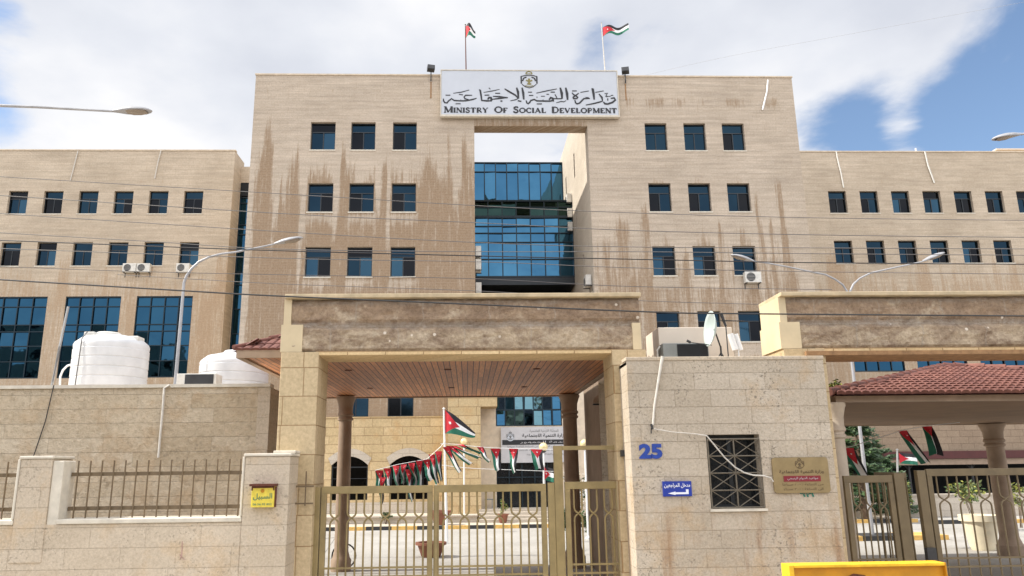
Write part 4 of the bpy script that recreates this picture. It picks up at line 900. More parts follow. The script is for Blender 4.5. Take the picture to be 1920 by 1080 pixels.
pipe_thing([at(318, 722, 14.44), at(308, 728, 14.44), at(305, 770, 14.44), at(300, 822, 14.44), at(297, 858, 14.44)], .022, 'conduit', 'conduit', 'pale conduit running down the rough stone wall below the street lamp', 'pipe', n=8)

# ---- gate portals
def portal(x0, x1, xb, label, left_leg, right_leg, zt=5.28, zb=4.39, y0=12.5, y1=13.35):
    o = thing('gate_portal', label, 'gateway', ((x0+x1)/2, y0, 0))
    k = MB(); k.box(x0+.10, x1-.02, y0+.09, y1-.03, zb+.02, zt)
    nx_ = int((x1-x0)/.045); nz_ = 20; gi = [[k.vert((x0+.10+(x1-.12-x0)*i/nx_, y0+.045-.035*nz(x0+i*.16, j*.28, 1)-.02*nz(x0+i*.5, j*.7, 4)-(.03 if abs(j-10) > 1 else .0)*(0 if j in (0, nz_) else 1), zb+.02+(zt-zb-.02)*j/nz_)) for i in range(nx_+1)] for j in range(nz_+1)]
    for j in range(nz_):
        for i in range(nx_): k.face((gi[j][i], gi[j][i+1], gi[j+1][i+1], gi[j+1][i]))
    k.build('beam', 'stripped_render', o)
    k = MB(); k.box(x0+.02, x1, y0-.09, y1+.08, zt+.002, zt+.07); k.build('cornice', 'old_trim', o, bevel=.01)
    k = MB(); k.box(x0+.55, x1-.0, y0+.0, y1-.0, zb-.045, zb+.018); k.build('lower_band', 'smooth_yellow', o)
    # stepped quoins
    k = MB(); k.box(x0, x0+.12, y0-.002, y1, zb+.46, zt-.0); k.build('quoin', 'cream_plaster', o)
    k = MB(); k.box(x0-.03, x0+.32, y0-.012, y1, zb+.01, zb+.458); k.build('quoin', 'cream_plaster', o)
    if right_leg:
        k = MB(); k.box(x1-.16, x1-.02, y0-.012, y1, zb+.01, zb+.458); k.build('quoin', 'cream_plaster', o)
    for (a_, b_) in ([left_leg] if left_leg else []) + ([right_leg] if right_leg else []):
        k = MB(); k.box(a_, b_, y0-.014, y1, .005, zb+.008); k.build('pillar', 'pillar_stone', o, bevel=.012)
    return o
gp = portal(-3.02, 2.90, 0, 'stone gate portal with stripped brown beam over the main gate', (-3.03, -2.42), (2.38, 2.95))
gp2 = portal(5.25, 13.2, 0, 'second stone gate portal at the right, with a sunlit cream end face', (5.25, 5.95), (12.6, 13.2))
k = MB(); k.box(5.60, 12.6, 12.42, 13.3, 4.275, 4.343); k.build('soffit_board', 'rust_streak', gp2)
# joints on the pillars, wall lamp stubs
k = MB(); a = at(1167, 850, 12.45); k.box(a.x-.03, a.x+.05, 12.40, 12.49, a.z-.05, a.z+.05); k.build('hinge_plate', 'dark_metal', gp)
# ---- side wall from the gatehouse back into the yard
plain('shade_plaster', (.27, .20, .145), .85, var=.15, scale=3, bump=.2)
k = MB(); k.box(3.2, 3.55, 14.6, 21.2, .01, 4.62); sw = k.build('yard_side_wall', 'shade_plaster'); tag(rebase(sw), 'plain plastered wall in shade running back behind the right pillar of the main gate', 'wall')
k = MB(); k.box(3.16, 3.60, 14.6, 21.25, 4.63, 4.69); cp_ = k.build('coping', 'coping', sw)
# ---- gatehouse
gt = thing('gatehouse', 'small grey-beige stone gatehouse with a barred window, between the two gates', 'gatehouse', (4.05, 11.9, 0))
GX0, GX1, GZ = 2.49, 5.62, 4.13
wa, wb_ = at(1323, 815, 11.9), at(1436, 954, 11.9); WX0, WX1, WZ0, WZ1 = 3.66, 4.49, 1.88, 2.98
k = MB(); wall(k, 'y', 11.9, GX0, GX1, 0, GZ, [(WX0, WX1, WZ0, WZ1)], 50, .3, -1); k.build('front_wall', 'gatehouse_stone', gt)
k = MB(); k.poly([(GX0, 12.49, 0), (GX0, 11.9, 0), (GX0, 11.9, GZ), (GX0, 12.49, GZ)]); k.poly([(GX1, 11.9, 0), (GX1, 14.6, 0), (GX1, 14.6, GZ), (GX1, 11.9, GZ)]); k.poly([(2.96, 14.6, 0), (2.96, 12.49, 0), (2.96, 12.49, GZ), (2.96, 14.6, GZ)]); k.poly([(GX0, 14.6, 0), (GX0, 14.6, GZ), (GX1, 14.6, GZ), (GX1, 14.6, 0)]); k.build('side_wall', 'gatehouse_stone', gt)
k = MB(); k.box(GX0, GX1, 11.92, 14.6, GZ-.06, GZ-.01); k.build('roof', 'cream_paint', gt)
k = MB(); k.box(GX0-.015, GX1+.01, 11.885, 12.2, GZ+.002, GZ+.06); k.build('coping', 'street_stone', gt, bevel=.01)
wf = MB(); wf.box(WX0, WX1, 12.12, 12.16, WZ0, WZ0+.05); wf.box(WX0, WX1, 12.12, 12.16, WZ1-.05, WZ1); wf.box(WX0, WX0+.05, 12.122, 12.158, WZ0+.05, WZ1-.05); wf.box(WX1-.05, WX1, 12.122, 12.158, WZ0+.05, WZ1-.05); wf.box((WX0+WX1)/2-.03, (WX0+WX1)/2+.03, 12.124, 12.156, WZ0+.05, WZ1-.05)
w1 = wf.build('window', 'window_frame', gt); k = MB(); k.poly([(WX0, 12.15, WZ0), (WX1, 12.15, WZ0), (WX1, 12.15, WZ1), (WX0, 12.15, WZ1)]); k.build('pane', 'dark_glass_doors', w1)
k = MB(); k.box(WX0-.02, WX1+.02, 11.86, 12.12, WZ0-.04, WZ0-.002); k.build('sill', 'coping', w1)
gr = thing('window_grille', 'diamond-barred metal grille over the dark gatehouse window', 'window grille', (4.07, 11.86, WZ0))
k = MB(); g0, g1, h0, h1 = WX0+.02, WX1-.01, WZ0+.015, WZ1-.07
for a_, b_ in (((g0, h0), (g1, h0)), ((g1, h0), (g1, h1)), ((g1, h1), (g0, h1)), ((g0, h1), (g0, h0)), (((g0+g1)/2, h0), ((g0+g1)/2, h1))): k.tube([(a_[0], 11.90, a_[1]), (b_[0], 11.90, b_[1])], .012, 4)
for i in range(1, 4): z = h0+(h1-h0)*i/4; k.tube([(g0, 11.90, z), (g1, 11.90, z)], .010, 4)
k.build('frame', 'grille_paint', gr); k = MB()
for i in range(2):
    for j in range(4):
        xa, xb_ = g0+(g1-g0)*i/2, g0+(g1-g0)*(i+1)/2; za, zb2 = h0+(h1-h0)*j/4, h0+(h1-h0)*(j+1)/4
        k.tube([(xa, 11.897, za), (xb_, 11.897, zb2)], .0065, 4); k.tube([(xa, 11.903, zb2), (xb_, 11.903, za)], .0065, 4)
k.build('crossed_bars', 'grille_paint', gr)
# number 25
p0, p1 = at(1200, 860, 11.89), at(1240, 833, 11.89)
nb = thing('house_number', 'blue painted house number 25 on the gatehouse wall', 'number', (2.8, 11.89, p0.z)); letter('25', p0.x-.01, p1.x+.01, p0.z-.005, p1.z+.01, 11.888, 'blue_paint', nb, .055, 'digits', False)
# blue sign
s0, s1 = at(1244, 931, 11.87), at(1296, 902, 11.87)
bs = thing('direction_sign', 'small blue sign with white Arabic writing and an arrow pointing left', 'sign', ((s0.x+s1.x)/2, 11.87, s0.z))
k = MB(); k.box(s0.x, s1.x, 11.87, 11.898, s0.z, s1.z); k.build('plate', 'blue_enamel', bs)
w_, h_ = s1.x-s0.x, s1.z-s0.z; letter('مدخل المراجعين', s0.x+.04*w_, s1.x-.05*w_, s0.z+.54*h_, s0.z+.88*h_, 11.866, 'white_ink', bs, .02)
k = MB(); X_ = lambda u: s0.x+u*w_; Z_ = lambda v: s0.z+v*h_
k.prism([(X_(.30), 11.862, Z_(.14)), (X_(.88), 11.862, Z_(.14)), (X_(.88), 11.862, Z_(.46)), (X_(.79), 11.862, Z_(.46)), (X_(.79), 11.862, Z_(.27)), (X_(.30), 11.862, Z_(.27))], (0, .004, 0)); k.prism([(X_(.16), 11.861, Z_(.20)), (X_(.42), 11.861, Z_(.09)), (X_(.42), 11.861, Z_(.32))], (0, .004, 0)); k.build('arrow', 'white_ink', bs)
# brass plaque
a, c = at(1453, 925, 11.86), at(1551, 857, 11.86)
pq = thing('wall_plaque', 'brass coloured plaque with crest, Arabic text and a dark red band', 'plaque', ((a.x+c.x)/2, 11.86, a.z))
k = MB(); rr_ = .05; pts = []
for cx, cz, a0 in ((c.x-rr_, c.z-rr_, 0), (a.x+rr_, c.z-rr_, 90), (a.x+rr_, a.z+rr_, 180), (c.x-rr_, a.z+rr_, 270)):
    for t_ in range(0, 91, 18): pts.append((cx+rr_*math.cos(R(a0+t_)), 11.86, cz+rr_*math.sin(R(a0+t_))))
k.prism(pts, (0, .035, 0)); k.build('plate', 'brass', pq); pw, ph = c.x-a.x, c.z-a.z
crest(pq, a.x+.49*pw, a.z+.81*ph, .13, 11.856, 'brass_ink', 'brass_ink')
letter('وزارة التنمية الاجتماعية', a.x+.11*pw, c.x-.09*pw, a.z+.53*ph, a.z+.65*ph, 11.855, 'brass_ink', pq, .02)
k = MB(); k.box(a.x+.18*pw, a.x+.84*pw, 11.853, 11.859, a.z+.32*ph, a.z+.48*ph); k.build('band', 'red_band', pq)
letter('مواعيد الدوام الرسمي', a.x+.24*pw, a.x+.79*pw, a.z+.35*ph, a.z+.45*ph, 11.850, 'banner_white', pq, .0)
letter('من الساعة : ٠٠.٨ صباحا', a.x+.15*pw, a.x+.88*pw, a.z+.19*ph, a.z+.28*ph, 11.855, 'brass_ink', pq, .0)
letter('الى الساعة : ٠٠.٣ مساء', a.x+.16*pw, a.x+.87*pw, a.z+.06*ph, a.z+.15*ph, 11.855, 'brass_ink', pq, .0)
p0, p1 = at(1500, 932, 11.89), at(1526, 924, 11.89)
gn = thing('stencil_number', 'small faded green stencilled number just under the brass plaque', 'number', (p0.x, 11.89, p0.z)); letter('٦٢١', p0.x, p1.x, p0.z, p1.z, 11.889, 'green_ink', gn, .04, 'digits', False)
# cables on the gatehouse front
k = MB(); k.tube([at(1243, 668, 11.84), at(1240, 680, 11.86), at(1233, 722, 11.87), at(1227, 760, 11.87), at(1224, 797, 11.87)], [.030, .024, .018, .016, .016], 8); tag(rebase(k.build('conduit', 'conduit', smooth=True)), 'grey-white taped conduit hanging from the gatehouse roof edge', 'conduit')
k = MB(); k.tube([at(1221, 795, 11.87), at(1224, 805, 11.87)], .018, 8); k.tube([at(1221, 803, 11.87), at(1221, 813, 11.87)], .008, 6); tag(rebase(k.build('cable_clamp', 'dark_metal')), 'small dark clamp at the lower end of the hanging conduit', 'clamp')
cpts = [(1226, 804), (1260, 810), (1300, 813), (1325, 817), (1340, 835), (1358, 857), (1378, 876), (1395, 886), (1412, 891), (1432, 892), (1445, 896), (1450, 903)]
k = MB(); k.tube([at(x, y, 11.84) for x, y in cpts], [.007]*3+[.011]*9, 8); tag(rebase(k.build('white_cable', 'conduit', smooth=True)), 'loose white cable drooping across the barred window to the brass plaque', 'cable')
# ---- things on the gatehouse roof
h0_, h1_ = at(1237, 668, 13.0), at(1372, 613, 13.0)
k = MB(); k.box(h0_.x, h1_.x, 13.0, 13.95, 4.13, h1_.z); tag(rebase(k.build('roof_box', 'cream_paint', bevel=.01)), 'plain cream box standing on the gatehouse roof, its left side in full sun', 'roof box')
a, c = at(1244, 668, 12.55), at(1328, 643, 12.55)
ar = thing('air_conditioner', 'grey air conditioner on the gatehouse roof, in front of the cream box', 'air conditioner', (a.x, 12.55, 4.08))
k = MB(); k.box(a.x, c.x, 12.55, 12.9, 4.08, c.z); k.build('casing', 'grey_plastic', ar, bevel=.012); k = MB(); k.box(a.x+.24, c.x-.02, 12.535, 12.549, 4.1, c.z-.02); k.build('coil', 'black_void', ar)
k = MB(); k.tube([(a.x-.01, 12.7, c.z-.03), (a.x-.06, 12.7, c.z-.1), (a.x-.05, 12.7, 4.1)], .016, 8); k.build('pipe', 'conduit', ar)
# dish seen nearly edge on
dc = at(1336, 617, 12.35)
ds = thing('satellite_dish', 'pale satellite dish seen almost edge-on above the gatehouse', 'satellite dish', (dc.x, 12.35, 4.14))
ax = Vector((-.975, -.10, .13)).normalized(); e1 = ax.cross(Vector((0, 0, 1))).normalized(); e2 = e1.cross(ax)
k = MB(); rings = []
for i in range(7):
    r_ = .265*i/6; rings.append([k.vert(dc+(e1*math.cos(2*math.pi*j/28)*.86+e2*math.sin(2*math.pi*j/28)*1.12)*r_+ax*(.10*(i/6)**2-.04)) for j in range(28)])
for A_, B_ in zip(rings, rings[1:]):
    for j in range(28): k.face((A_[j], A_[(j+1) % 28], B_[(j+1) % 28], B_[j]))
o = k.build('reflector', 'dish_white', ds, True); md = o.modifiers.new('s', 'SOLIDIFY'); md.thickness = .008
k = MB(); lnb = dc+ax*.40+Vector((0, 0, .0)); lnb.z = at(1268, 640, 12.2).z; k.tube([dc-e2*.27, lnb], .007, 5); k.tube([dc-e2*.26+e1*.1, lnb], .006, 5); k.build('feed_arm', 'dark_metal', ds)
k = MB(); k.tube([lnb, lnb+ax*.06+Vector((0, 0, .02))], .022, 8); k.build('receiver', 'dark_metal', ds)
k = MB(); m0 = Vector((at(1352, 660, 12.5).x, 12.5, 4.085)); k.tube([m0, m0+Vector((0, 0, .36))], .016, 8); k.tube([m0+Vector((0, 0, .34)), dc-ax*.03], .014, 6); k.tube([m0+Vector((-.14, .05, 0)), m0+Vector((0, 0, .26))], .010, 6); k.tube([m0+Vector((.14, .05, 0)), m0+Vector((0, 0, .26))], .010, 6); k.build('mast', 'dark_metal', ds)
k = MB(); t0_, t1_ = at(1369, 626, 12.7), at(1379, 656, 12.7); k.tube([t0_, t1_], .052, 12); k.tube([t0_+Vector((.10, .03, 0)), t1_+Vector((.10, .03, 0))], .045, 12); k.tube([t1_+Vector((.05, 0, -.0)), (t1_.x+.05, 12.7, 4.08)], .012, 6)
tag(rebase(k.build('roof_pipe', 'white_paint', smooth=True)), 'pair of thick tilted white pipes on the gatehouse roof behind the dish', 'pipe')
k = MB(); a = at(1352, 588, 12.6); c = at(1361, 612, 12.6); k.tube([a, c], [.03, .02], 8); k.tube([c, Vector((c.x, 12.6, 4.08))], .010, 6); m_ = at(1350, 601, 12.6); e_ = at(1397, 602, 12.6); k.tube([m_, e_], .006, 5)
for i in range(12):
    t_ = m_.lerp(e_, .1+.075*i); l_ = .045-.002*i; k.tube([t_+Vector((0, -l_, 0)), t_+Vector((0, l_, 0))], .005, 4); k.tube([t_+Vector((0, 0, -l_*.4)), t_+Vector((0, 0, l_*.4))], .006, 4)
tag(rebase(k.build('roof_antenna', 'dark_metal')), 'small dark rod antenna with short cross elements beside the dish', 'antenna')

# ---- gates
def gate_leaf(o, x0, x1, zt, npair, Y=12.7, mat='gate_paint', rails=True):
    t_ = .085; zb = .10
    k = MB(); k.box(x0, x1, Y-.03, Y+.03, zt-.115, zt); k.box(x0, x0+t_, Y-.032, Y+.032, zb, zt-.115); k.box(x1-t_, x1, Y-.032, Y+.032, zb, zt-.115); k.box(x0+t_, x1-t_, Y-.03, Y+.03, zb, zb+.09)
    lf = k.build('leaf', mat, o, bevel=.006)
    zx = zt-.49; s_ = (x1-x0-2*t_)/npair
    for i in range(npair):
        xc = x0+t_+s_*(i+.5)
        for sg in (-1, 1):
            h_ = sg*s_*.26; k = MB(); pts = [(xc+h_, Y, zt-.10), (xc+h_, Y, zx+.085), (xc+h_*.86, Y, zx+.05), (xc+h_*.4, Y, zx+.018), (xc-h_*.06, Y+.003*sg, zx), (xc+h_*.4, Y, zx-.02), (xc+h_*.86, Y, zx-.055), (xc+h_, Y, zx-.095), (xc+h_, Y, zb+.05)]
            k.tube(pts, .0145, 6); ob = k.build('bar', mat, lf)
    if rails:
        for z in (1.03, .90):
            k = MB(); k.box(x0+t_, x1-t_, Y-.021, Y-.014, z-.015, z+.015); k.build('rail', mat, lf)
    return lf
def post(o, x0, x1, zt, mat='gate_paint', Y=12.7, yo=0):
    k = MB(); k.box(x0, x1, Y-.05+yo, Y+.05+yo, .005, zt); return k.build('post', mat, o, bevel=.006)
def gx(px): return at(px, 930, 12.7).x
mg = thing('main_gate', 'olive brown double metal gate with a bar pattern under the main portal', 'gate', (0, 12.7, 0))
post(mg, gx(590), gx(602)-.005, 2.26); gate_leaf(mg, gx(603), gx(822)-.09, 2.265, 6); gate_leaf(mg, gx(822)-.075, gx(1024), 2.265, 6)
k = MB(); k.box(gx(818)-.02, gx(818)+.02, 12.65, 12.668, .5, 2.1); k.build('meeting_strip', 'gate_paint', mg)
pg = thing('pedestrian_gate', 'narrow olive brown side gate in a taller frame, right of the main gate', 'gate', (1.9, 12.7, 0))
post(pg, gx(1027), gx(1040)-.004, 2.28); post(pg, gx(1040), gx(1056), 2.86); gate_leaf(pg, gx(1059), gx(1164), 2.29, 3); post(pg, gx(1166), 2.375, 2.29, yo=.01)
k = MB(); k.box(gx(1056)+.002, 2.40, 12.66, 12.74, 2.79, 2.855); k.build('head_rail', 'gate_paint', pg)
fs = thing('side_rail', 'short rusty bar frame filling the gap between the left pillar and stone pier', 'railing', (-2.6, 12.4, 2.0))
k = MB(); a = at(567, 912, 12.4); k.box(-2.72, -2.40, 12.38, 12.41, a.z-.014, a.z+.014); k.build('rail', 'rail_paint', fs); k = MB(); a = at(567, 944, 12.4); k.box(-2.72, -2.40, 12.38, 12.41, a.z-.012, a.z+.012); k.build('rail', 'rail_paint', fs); k = MB(); a = at(575, 886, 12.4); k.box(a.x-.01, a.x+.01, 12.37, 12.379, a.z-.5, a.z+.02); k.build('bar', 'rail_paint', fs)
rg = thing('second_gate', 'dark brown metal gate with a bar pattern at the right edge, partly ajar', 'gate', (9, 12.7, 0))
def gx2(px): return at(px, 930, 12.7).x
gate_leaf(rg, gx2(1584), gx2(1676), 2.33, 3, mat='dark_gate_paint'); post(rg, gx2(1678), gx2(1697), 2.36, 'dark_gate_paint')
post(rg, gx2(1722), gx2(1738), 2.40, 'dark_gate_paint'); lfb = gate_leaf(rg, gx2(1741), gx2(1741)+2.55, 2.42, 7, mat='dark_gate_paint')
k = MB(); xs = gx2(1698); xe = gx2(1721); zt_g = 2.38   # the leaf standing ajar, seen along its length
k.obox(((xs+xe)/2, 13.3, zt_g-.06), ((xe-xs)/2-.06, .55, 0), (.02, -.004, 0), (0, 0, .05)); k.obox(((xs+xe)/2, 13.3, .15), ((xe-xs)/2-.06, .55, 0), (.02, -.004, 0), (0, 0, .05))
for i in range(6):
    t_ = -1+i*.4; k.tube([((xs+xe)/2+((xe-xs)/2-.06)*t_, 13.3+.55*t_, .2), ((xs+xe)/2+((xe-xs)/2-.06)*t_, 13.3+.55*t_, zt_g-.1)], .0145, 5)
k.build('open_leaf', 'dark_gate_paint', rg)
k = MB(); a = at(1747, 1038, 12.6); k.box(a.x-.09, a.x+.06, 12.56, 12.64, a.z-.09, a.z+.09); k.build('lock_box', 'dark_metal', rg)

# ---- tiled canopies
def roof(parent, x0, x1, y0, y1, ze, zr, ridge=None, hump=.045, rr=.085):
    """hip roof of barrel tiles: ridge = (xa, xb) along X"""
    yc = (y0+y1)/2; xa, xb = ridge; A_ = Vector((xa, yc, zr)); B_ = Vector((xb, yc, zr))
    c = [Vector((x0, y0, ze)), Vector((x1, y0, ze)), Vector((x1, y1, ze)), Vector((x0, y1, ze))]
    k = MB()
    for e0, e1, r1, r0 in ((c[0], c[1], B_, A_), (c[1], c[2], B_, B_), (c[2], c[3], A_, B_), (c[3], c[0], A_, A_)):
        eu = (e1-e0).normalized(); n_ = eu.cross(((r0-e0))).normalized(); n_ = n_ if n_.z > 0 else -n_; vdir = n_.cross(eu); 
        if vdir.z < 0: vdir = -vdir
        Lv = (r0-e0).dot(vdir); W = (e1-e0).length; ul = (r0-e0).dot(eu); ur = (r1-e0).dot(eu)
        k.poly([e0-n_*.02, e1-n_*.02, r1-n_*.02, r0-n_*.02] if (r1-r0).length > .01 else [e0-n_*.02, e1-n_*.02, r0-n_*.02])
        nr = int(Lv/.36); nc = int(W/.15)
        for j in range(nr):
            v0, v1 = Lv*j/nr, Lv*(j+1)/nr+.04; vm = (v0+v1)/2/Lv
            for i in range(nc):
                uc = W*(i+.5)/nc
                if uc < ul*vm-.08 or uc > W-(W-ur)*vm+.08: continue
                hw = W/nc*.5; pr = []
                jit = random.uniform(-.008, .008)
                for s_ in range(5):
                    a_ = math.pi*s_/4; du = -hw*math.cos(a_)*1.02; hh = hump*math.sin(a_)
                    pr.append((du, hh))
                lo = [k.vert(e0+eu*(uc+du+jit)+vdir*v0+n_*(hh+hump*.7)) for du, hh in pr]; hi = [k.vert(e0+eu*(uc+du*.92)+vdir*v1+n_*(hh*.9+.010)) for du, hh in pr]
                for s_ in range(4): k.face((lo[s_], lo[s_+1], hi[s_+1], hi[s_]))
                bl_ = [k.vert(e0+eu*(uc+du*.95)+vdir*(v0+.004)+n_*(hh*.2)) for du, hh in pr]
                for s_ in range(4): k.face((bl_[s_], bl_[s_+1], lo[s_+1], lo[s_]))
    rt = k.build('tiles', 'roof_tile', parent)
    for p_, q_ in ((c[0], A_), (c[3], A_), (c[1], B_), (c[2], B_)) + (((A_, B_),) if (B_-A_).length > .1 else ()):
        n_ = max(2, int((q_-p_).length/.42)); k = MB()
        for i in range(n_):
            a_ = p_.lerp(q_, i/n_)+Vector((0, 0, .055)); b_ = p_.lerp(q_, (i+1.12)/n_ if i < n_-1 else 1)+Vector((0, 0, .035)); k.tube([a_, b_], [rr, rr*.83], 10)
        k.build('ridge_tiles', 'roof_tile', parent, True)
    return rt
def column(o, x, y, zt, r, mat):
    k = MB(); k.lathe((x, y, 0), [(r*1.45, .005), (r*1.45, .28), (r*1.25, .33), (r*1.12, .42), (r*1.05, .46), (r, .52), (r, zt*.5), (r*.94, zt-.62)], 28); c_ = k.build('column', mat, o, True)
    k = MB(); k.lathe((x, y, 0), [(r*.95, zt-.64), (r*1.14, zt-.62), (r*1.14, zt-.57), (r*1.0, zt-.55), (r*1.0, zt-.52), (r*1.16, zt-.50), (r*1.16, zt-.45), (r*1.04, zt-.42), (r*1.08, zt-.25), (r*1.3, zt-.10), (r*1.42, zt-.06), (r*1.42, zt-.002)], 28); k.build('capital', mat, c_, True)
    return c_
c1_ = thing('entrance_canopy', 'red tiled canopy with slatted wooden ceiling behind the main portal', 'canopy', (-.8, 17.9, 0))
X0, X1, Y0, Y1, ZS = -4.05, 3.0, 13.5, 21.45, 4.48
k = MB(); k.box(X0+.12, X1-.12, Y0+.02, Y1-.08, ZS, ZS+.05); k.build('ceiling', 'soffit_wood', c1_)
for q_ in ((X0, X1, Y0-.02, Y0+.018), (X0, X1, Y1-.078, Y1), (X0, X0+.118, Y0+.02, Y1-.08), (X1-.118, X1, Y0+.02, Y1-.08)):
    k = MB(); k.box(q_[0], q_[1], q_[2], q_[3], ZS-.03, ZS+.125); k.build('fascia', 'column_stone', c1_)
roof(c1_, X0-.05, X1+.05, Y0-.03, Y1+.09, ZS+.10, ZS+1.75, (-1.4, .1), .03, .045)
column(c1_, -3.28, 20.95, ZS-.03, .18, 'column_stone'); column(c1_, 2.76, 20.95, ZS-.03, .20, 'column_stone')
for (x_, y_) in ((-2.4, 15.5), (-2.4, 19), (-.4, 15.5), (-.4, 19), (1.4, 15.5), (1.4, 19)):
    k = MB(); k.lathe((x_, y_, ZS-.012), [(.075, 0), (.075, .011)], 16); k.build('ceiling_lamp', 'rust', c1_)
c2_ = thing('side_canopy', 'red tiled hipped canopy behind the second gate, at the right', 'canopy', (11.5, 18, 0))
X0, X1, Y0, Y1, ZS = 6.60, 16.6, 13.65, 22.4, 3.62
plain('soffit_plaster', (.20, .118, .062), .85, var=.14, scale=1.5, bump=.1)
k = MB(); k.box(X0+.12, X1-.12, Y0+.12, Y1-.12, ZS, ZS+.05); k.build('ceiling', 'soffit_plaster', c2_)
for q_ in ((X0, X1, Y0, Y0+.118), (X0, X1, Y1-.118, Y1), (X0, X0+.118, Y0+.12, Y1-.12), (X1-.118, X1, Y0+.12, Y1-.12)):
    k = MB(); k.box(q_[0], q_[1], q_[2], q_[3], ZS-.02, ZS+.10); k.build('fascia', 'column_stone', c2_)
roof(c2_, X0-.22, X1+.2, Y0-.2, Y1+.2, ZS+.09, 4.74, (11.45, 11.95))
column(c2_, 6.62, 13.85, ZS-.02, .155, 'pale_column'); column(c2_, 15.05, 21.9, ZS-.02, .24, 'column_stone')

# ================================================================== street lamps, cables
def lamp_head(tip, root, Y, parent, scale=1.0):
    """cobra-head lantern from root (arm end) to tip"""
    d_ = (tip-root); ln = d_.length; u_ = d_.normalized(); s_ = Vector((0, 1, 0)); n_ = s_.cross(u_); n_ = n_ if n_.z > 0 else -n_
    k = MB(); prof = [(0, .045, .05), (.12, .075, .07), (.3, .14, .10), (.55, .18, .11), (.8, .165, .085), (.94, .10, .05), (1.0, .03, .015)]; rings = []
    for t_, w_, h_ in prof:
        c_ = root+d_*t_; w_ *= ln/.95; h_ *= ln/.95; rings.append([k.vert(c_+s_*w_*math.cos(2*math.pi*j/16)+n_*(h_*max(math.sin(2*math.pi*j/16), -.25))) for j in range(16)])
    for A_, B_ in zip(rings, rings[1:]):
        for j in range(16): k.face((A_[j], A_[(j+1) % 16], B_[(j+1) % 16], B_[j]))
    k.face(rings[0]); k.face(rings[-1]); hd = k.build('lantern', 'lamp_paint', parent, True)
    k = MB(); rings = []
    for t_, w_, h_ in [(.36, .10, .02), (.5, .145, .05), (.7, .14, .055), (.88, .08, .02)]:
        c_ = root+d_*t_-n_*(.026*ln/.95); rings.append([k.vert(c_+s_*w_*ln/.95*math.cos(math.pi*j/8)-n_*(h_*ln/.95*math.sin(math.pi*j/8))) for j in range(9)])
    for A_, B_ in zip(rings, rings[1:]):
        for j in range(8): k.face((A_[j], A_[j+1], B_[j+1], B_[j]))
    k.build('lens', 'lamp_glass', hd, True)
def lamp(name_label, base, top, arms, Y, r0=.085):
    o = thing('street_lamp', name_label, 'street lamp', tuple(base))
    k = MB(); k.tube([base, Vector(base).lerp(top, .5), top], [r0, r0*.8, r0*.6], 12); k.build('pole', 'lamp_paint', o, True)
    for pts, tip in arms:
        P_ = [at(x, y, Y) for x, y in pts]; k = MB(); k.tube([Vector(top)]+P_, [r0*.6]+[r0*(.58-.25*i/len(P_)) for i in range(len(P_))], 10); k.build('arm', 'lamp_paint', o, True)
        lamp_head(at(*tip, Y), P_[-1], Y, o)
    return o
YL = 24.0
top = at(345, 530, YL); lamp('tall white street lamp with one curved arm, rising behind the guard house', Vector((top.x-.02, YL, 0)), top, [([(350, 517), (359, 504), (373, 491), (392, 482), (415, 476), (440, 473), (470, 467), (495, 462), (515, 457.5)], (568, 446))], YL, .075)
top = at(1592, 546, 27.3); top2 = Vector((13.95, 27.3, top.z-.4))
lamp('tall white street lamp with two curved arms behind the second portal', Vector((13.95, 27.3, 0)), top2, [([(1588, 546), (1580, 534), (1566, 524), (1548, 515), (1520, 509.5), (1480, 501), (1440, 493.5), (1413, 490)], (1370, 478)), ([(1594, 546), (1600, 533), (1612, 522), (1632, 512), (1665, 504.5), (1700, 497), (1730, 490.5)], (1771, 474))], 27.3, .07)
YN = 20.5; tl_ = at(-60, 192, YN); lamp('near street lamp whose long arm reaches in from the left edge of the sky', Vector((tl_.x-1.4, YN, 0)), Vector((tl_.x-1.4, YN, tl_.z-1.4)), [([(-110, 215), (-60, 196), (0, 198), (70, 200.5), (140, 204.5), (212, 208.5)], (285, 208))], YN, .09)
YN = 22; tr2 = at(1990, 230, YN); lamp('near street lamp whose head reaches in from the right edge of the sky', Vector((tr2.x+1.6, YN, 0)), Vector((tr2.x+1.6, YN, tr2.z-1.4)), [([(2040, 250), (1990, 236), (1950, 244), (1915, 252)], (1860, 261))], YN, .09)
